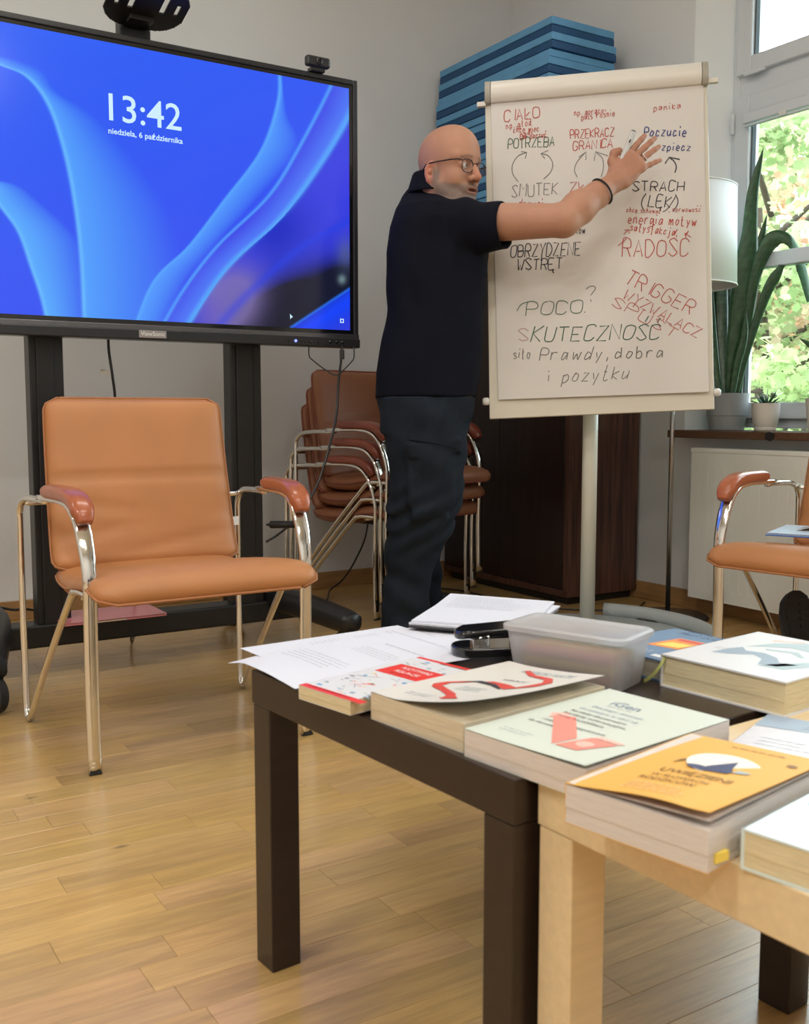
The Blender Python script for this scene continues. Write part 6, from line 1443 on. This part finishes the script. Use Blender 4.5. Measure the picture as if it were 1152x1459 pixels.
    # eyes
    for s in (-1, 1):
        c = H(.0845, s * .033, -.022); b = MB(); b.ell(c, (.0118 * HS,) * 3, 20, 14); e = b.build('eyeball', 'eye_white', root, smooth=True, label='eye')
        gz = nz(Fw + Lf * (.12)); b = MB(); b.lathe([(.0058, 0), (.004, .0012), (0, .0016)], c + gz * .0108 * HS, 18, ax=gz); b.build('iris', 'iris', e, smooth=True)
        b = MB(); b.grid(lambda u_, v_: c + R.T @ (np.array([math.cos((v_ - .0) * .95 + .32) * math.cos((u_ - .5) * 2.3), math.sin((u_ - .5) * 2.3) * math.cos(v_ * .95 + .32) * 1.0, math.sin(v_ * .95 + .32)]) * .0126 * HS), 12, 6); b.build('eyelid', 'skin_plain', root, smooth=True)
    # glasses
    g = MB(); fx = .104
    def rim(s):
        P = []
        for k in range(28):
            a_ = 2 * math.pi * k / 28; y = .0245 * math.copysign(abs(math.cos(a_)) ** .75, math.cos(a_)); z = .0195 * math.copysign(abs(math.sin(a_)) ** .72, math.sin(a_)); P.append(H(fx - .10 * abs(s * .034 + y) ** 1.0 * .9 + .0, s * .034 + y, -.026 + z + (.001 * math.cos(a_))))
        return P
    for s in (-1, 1):
        g.tube(rim(s), .0017, n=8, closed=True, r2=.0014)
        g.tube([H(fx - .0055, s * .0585, -.013), H(fx - .012, s * .071, -.012), H(fx - .03, s * .0775, -.0125), H(.04, s * .0815, -.015), H(.0, s * .0835, -.018), H(-.020, s * .084, -.022), H(-.034, s * .083, -.040)], [.0022, .0024, .0024, .0022, .0022, .0020, .0015], n=8)
    g.tube(catmull([H(fx - .0015, -.0105, -.018), H(fx + .004, 0, -.014), H(fx - .0015, .0105, -.018)], 5), .0014, n=8)
    go = g.build('glasses', 'glass_frame', root, smooth=True)
    for s in (-1, 1):
        b = MB(); r_ = rim(s); c = sum(r_) / len(r_); b.add([c] + r_, [(0, k + 1, (k + 1) % 28 + 1) for k in range(28)]); b.build('lens', 'lens_thin', go, smooth=True)
    # ------------------------------------------------ polo shirt
    T_ = Vol()
    def folds(P):
        x, y, z = P.T; d = .0045 * np.sin((z * .75 - x) * 34 + 2.2 * np.sin(x * 13 + z * 5)) * smo(x, .02, .12) * smo(z, 1.15, 1.3)
        d += .0050 * np.sin((x + .35 * z) * 24 + 1.7 * np.sin(z * 11 + y * 7)) * smo(-z, -1.25, -1.05) + .0030 * np.sin(z * 27 + 14 * x + 2 * np.sin(x * 21)) * np.exp(-((z - 1.16) / .10) ** 2)
        return d
    T_.add(torso(0, zhem, ztop), [-.3, 3.1, zhem - .02], [.45, 3.9, ztop + .03], .03)
    # shoulders
    T_.cone(px(606, 296, 3.48), px(664, 321, 3.36), .062, .070, .04); T_.cone(px(602, 296, 3.52), px(606, 318, 3.65), .060, .070, .04)
    T_.chain([(px(666, 321, 3.355), .072), (px(700, 322, 3.315), .069), (px(721, 323, 3.290), .0715)], .035)
    T_.chain([(px(604, 318, 3.66), .070), (px(606, 372, 3.69), .066)], .035)
    T_.warp(folds, [-1, 3, .7], [1, 4, 1.7])
    # flat cut at the sleeve ends and hem
    sd_ = nz(px(721, 323, 3.290) - px(690, 321, 3.325)); sc = px(719, 324, 3.29)
    T_.add(lambda P: np.where(P[:, 0] > sc[0] - .05, -((P - sc) @ nz(sd_ + np.array([0, 0, .22]))), .5) * 1.0, [.15, 3.1, 1.2], [.6, 3.5, 1.7], .002, 's')
    T_.add(lambda P: (P[:, 2] - zhem - .004 * np.sin(P[:, 0] * 17)) , [-.4, 3, zhem - .1], [.5, 4, zhem + .05], .002, 's')
    # hollow sleeve mouth
    T_.cone(px(704, 322, 3.305), px(735, 324, 3.270), .056, .066, .004, 's')
    # collar
    nk = H(-.045, 0, -.165); nu = nz(H(-.020, 0, -.050) - nb)
    xs = axis((-.30, .48, .0048)); ys = axis((3.12, 3.86, .0055)); zs = axis((zhem - .03, 1.36, .0062), (1.36, ztop + .09, .0044))
    shirt, _ = vol_object('polo_shirt', T_, xs, ys, zs, 'cloth_navy', root, sm=2)
    # collar : folded band round the neck
    def collar(u_, v_):
        an = -2.75 + 5.5 * u_; d = -TF * math.cos(an) * 1.0 + TL * math.sin(an); 
        rr_ = .071 + .012 * v_ + .004 * math.sin(an * 2); h_ = .058 if abs(an) < 1.2 else .058 - .018 * (abs(an) - 1.2)
        z = (h_ * (1 - 2 * v_) if v_ < .5 else 0)
        # up the neck (v 0..0.45), over the fold, then down outside
        if v_ < .45: k = v_ / .45; rad = .072; zz_l = -.010 + h_ * k
        elif v_ < .55: k = (v_ - .45) / .1; rad = .072 + .006 * k; zz_l = -.010 + h_ + .003 * math.sin(k * math.pi)
        else: k = (v_ - .55) / .45; rad = .078 + .020 * k; zz_l = -.010 + h_ - (h_ + .006) * k
        return cb + d * rad * np.array([1, 1, 1]) + np.array([0, 0, zz_l]) + (-TF) * (-.0) + TF * (-.02) * (zz_l / .06) * 0
    cb = np.array([H(-.040, 0, -.12)[0], H(-.040, 0, -.12)[1], px(600, 272)[2]])
    b = MB(); b.grid(collar, 44, 14); co = b.build('collar', 'cloth_navy', root, smooth=True); so = co.modifiers.new('s', 'SOLIDIFY'); so.thickness = .003
    # ------------------------------------------------ cargo trousers
    P_ = Vol(); 
    P_.add(lambda P: np.maximum(sect(P, -.006), np.maximum(P[:, 2] - zhem - .03, zhem - .11 - P[:, 2])), [-.3, 3.1, zhem - .2], [.45, 3.9, zhem + .04], .05)
    def wx(x, y, Y): return px(x, y, Y)
    P_.chain([(wx(604, 600, 3.40), .128), (wx(608, 650, 3.40), .124), (wx(606, 700, 3.41), .116), (wx(598, 745, 3.42), .103), (wx(585, 790, 3.42), .080), (wx(578, 850, 3.42), .073), (wx(577, 905, 3.42), .074), (np.array([wx(577, 905, 3.42)[0], 3.42, .045]), .077)], .04)
    P_.chain([(wx(606, 600, 3.60), .118), (wx(604, 690, 3.68), .105), (wx(601, 745, 3.72), .088), (wx(598, 800, 3.78), .070), (np.array([anL[0] - .005, 3.83, .16]), .068), (np.array([anL[0], 3.84, .045]), .078)], .04)
    # cargo pocket and flap on the near thigh
    pn = nz(np.array([.25, -.97, 0])); pa = np.cross(pn, Z3) * -1; pz = nz(np.array([-.10, 0, 1])); RP = np.stack([nz(np.cross(pz, pn)), pn, pz])
    P_.rbox(wx(612, 682, 3.305), (.078, .018, .112), RP, .016, .012); P_.rbox(wx(619, 640, 3.292), (.092, .016, .026), RP, .009, .004)
    P_.rbox(wx(612, 730, 3.31), (.060, .016, .02), RP, .012, .02)
    def tf(P):
        x, y, z = P.T; kn = np.exp(-((z - .44) / .10) ** 2); d = .0065 * kn * np.sin(z * 95 - x * 55 + 1.5 * np.sin(y * 25)) + .0040 * np.sin(z * 40 + x * 30 + y * 12) * smo(z, .5, .65) + .0035 * np.sin(z * 60 + x * 40) * smo(-z, -.36, -.25)
        d += .0025 * np.sin(x * 80 - z * 35 + y * 30); return d
    P_.warp(tf, [-1, 3, 0], [1, 4, 1.0])
    P_.add(lambda P: (zhem + .004) - P[:, 2], [-.4, 3, zhem - .02], [.5, 4.2, zhem + .3], .002, 's')
    P_.add(lambda P: P[:, 2] - (.032 + .02 * (P[:, 0] < -.0) * 0), [-.4, 3, -.2], [.5, 4.2, .06], .002, 's')
    xs = axis((-.27, .36, .0050)); ys = axis((3.16, 3.95, .0055)); zs = axis((-.02, zhem + .05, .0055))
    vol_object('cargo_trousers', P_, xs, ys, zs, 'cloth_trouser', root, sm=2)
    # pocket seam + stitching on the near leg
    b = MB(); b.tube([wx(582, 627, 3.275), wx(600, 629, 3.268), wx(625, 633, 3.268), wx(652, 640, 3.29)], .0016, n=6); b.build('pocket_seam', 'cloth_navy', root, smooth=True)
    # shoes
    for a_, d_, lift_ in ((anR, fdR, 0), (anL, fdL, .10)):
        d3 = nz(d_ + Z3 * lift_); sd = nz(np.cross(Z3, d3)); up = np.cross(d3, sd); heel = np.array([a_[0], a_[1], .0158]) - d_ * .085
        fr = lambda x, y, z: heel + d3 * x + sd * y + up * z
        sh_ = MB(); e = thing  # shoe is clothing of the person
        b = MB(); n = 36; poly = [(s * .31, shoe_outline(s) * 1.05) for s in np.linspace(0, 1, n)] + [(s * .31, -shoe_outline(s) * .96) for s in np.linspace(1, 0, n)]
        b.prism(poly, fr, -.0155, .012); so_ = b.build('shoe_sole', 'shoe_sole', root, bevel=.003)
        b = MB(); hs = lambda s: np.interp(s, [0, .1, .25, .4, .55, .75, .9, 1], [.078, .092, .095, .088, .070, .052, .040, .022])
        b.grid(lambda s, t: fr(s * .308, shoe_outline(s) * 1.02 * math.cos(math.pi * t), .011 + hs(s) * math.sin(math.pi * t) ** .75), 30, 18); b.build('shoe_upper', 'shoe_leather', root, smooth=True)
    # bracelet
    bc = px(857, 273, 3.243); bx = nz(wr - el); r_ = .036; a1 = nz(np.cross(bx, [0, 1, 0])); a2 = np.cross(bx, a1); r_ = .0425
    b = MB(); b.tube([bc + a1 * r_ * math.cos(t) + a2 * (r_ * 1.0) * math.sin(t) for t in np.linspace(0, 2 * math.pi, 40)[:-1]], .0030, n=8, closed=True); br = b.build('bracelet', 'rubber', root, smooth=True)
    b = MB()
    for k in range(3): t = -1.7 + .32 * k; c = bc + a1 * (r_ + .003) * math.cos(t) + a2 * (r_ + .002) * math.sin(t); b = MB(); b.ell(c, (.0035, .0035, .0035), 8, 6); b.build('bead', 'silver', br, smooth=True)
    # ring on the ring finger
    base = fingers[2][0]; a_ = math.radians(-6); d0 = nz(hx * math.cos(a_) + hyv * math.sin(a_)); c = hp(*base) + d0 * .020; u1 = nz(np.cross(d0, hn)); 
    b = MB(); b.tube([c + u1 * .0112 * math.cos(t) + hn * .0112 * math.sin(t) for t in np.linspace(0, 2 * math.pi, 25)[:-1]], .0016, n=8, closed=True); b.build('ring', 'silver', root, smooth=True)
    # marker held by the thumb : its own thing
    m0 = hp(.050, .046, .004); m0 = px(892.5, 211, wr[1] + .02) ; m1 = px(902, 187.5, wr[1] + .035); md = nz(m1 - m0)
    mk = thing('marker', 'grey marker pen with dark end held under the thumb of the pointing hand', 'marker', m0)
    m00 = m0 - md * .055
    b = MB(); b.tube([m00, m1 - md * .004], .0098, n=18); b.build('barrel', 'marker_grey', mk, smooth=True, auto=50)
    b = MB(); b.tube([m1 - md * .004, m1], [.0094, .0086], n=18); b.build('end_plug', 'black_plastic', mk, smooth=True, auto=50)
    b = MB(); b.tube([m00 - md * .035, m00], [.008, .0102], n=18); b.build('cap', 'black_plastic', mk, smooth=True, auto=50)
    b = MB(); p = px(897, 201, wr[1] + .014); b.cbox(p, md, (1, 0, 0), (0, 1, 0), .006, .0022, .0006); b.build('logo_mark', 'black_plastic', mk)
mat('skin_plain', (.45, .21, .14), .5); mat('marker_grey', (.50, .50, .49), .35)
def m_thin(name, tint, a):
    m = bpy.data.materials.new(name); m.use_nodes = True; t = m.node_tree; t.nodes.clear(); o = t.nodes.new('ShaderNodeOutputMaterial'); tr = t.nodes.new('ShaderNodeBsdfTransparent'); tr.inputs[0].default_value = (*tint, 1)
    gl = t.nodes.new('ShaderNodeBsdfGlossy'); gl.inputs['Roughness'].default_value = .03; mx = t.nodes.new('ShaderNodeMixShader'); mx.inputs[0].default_value = a
    t.links.new(tr.outputs[0], mx.inputs[1]); t.links.new(gl.outputs[0], mx.inputs[2]); t.links.new(mx.outputs[0], o.inputs[0]); MAT[name] = m
m_thin('lens_thin', (.93, .95, .98), .06)
man()
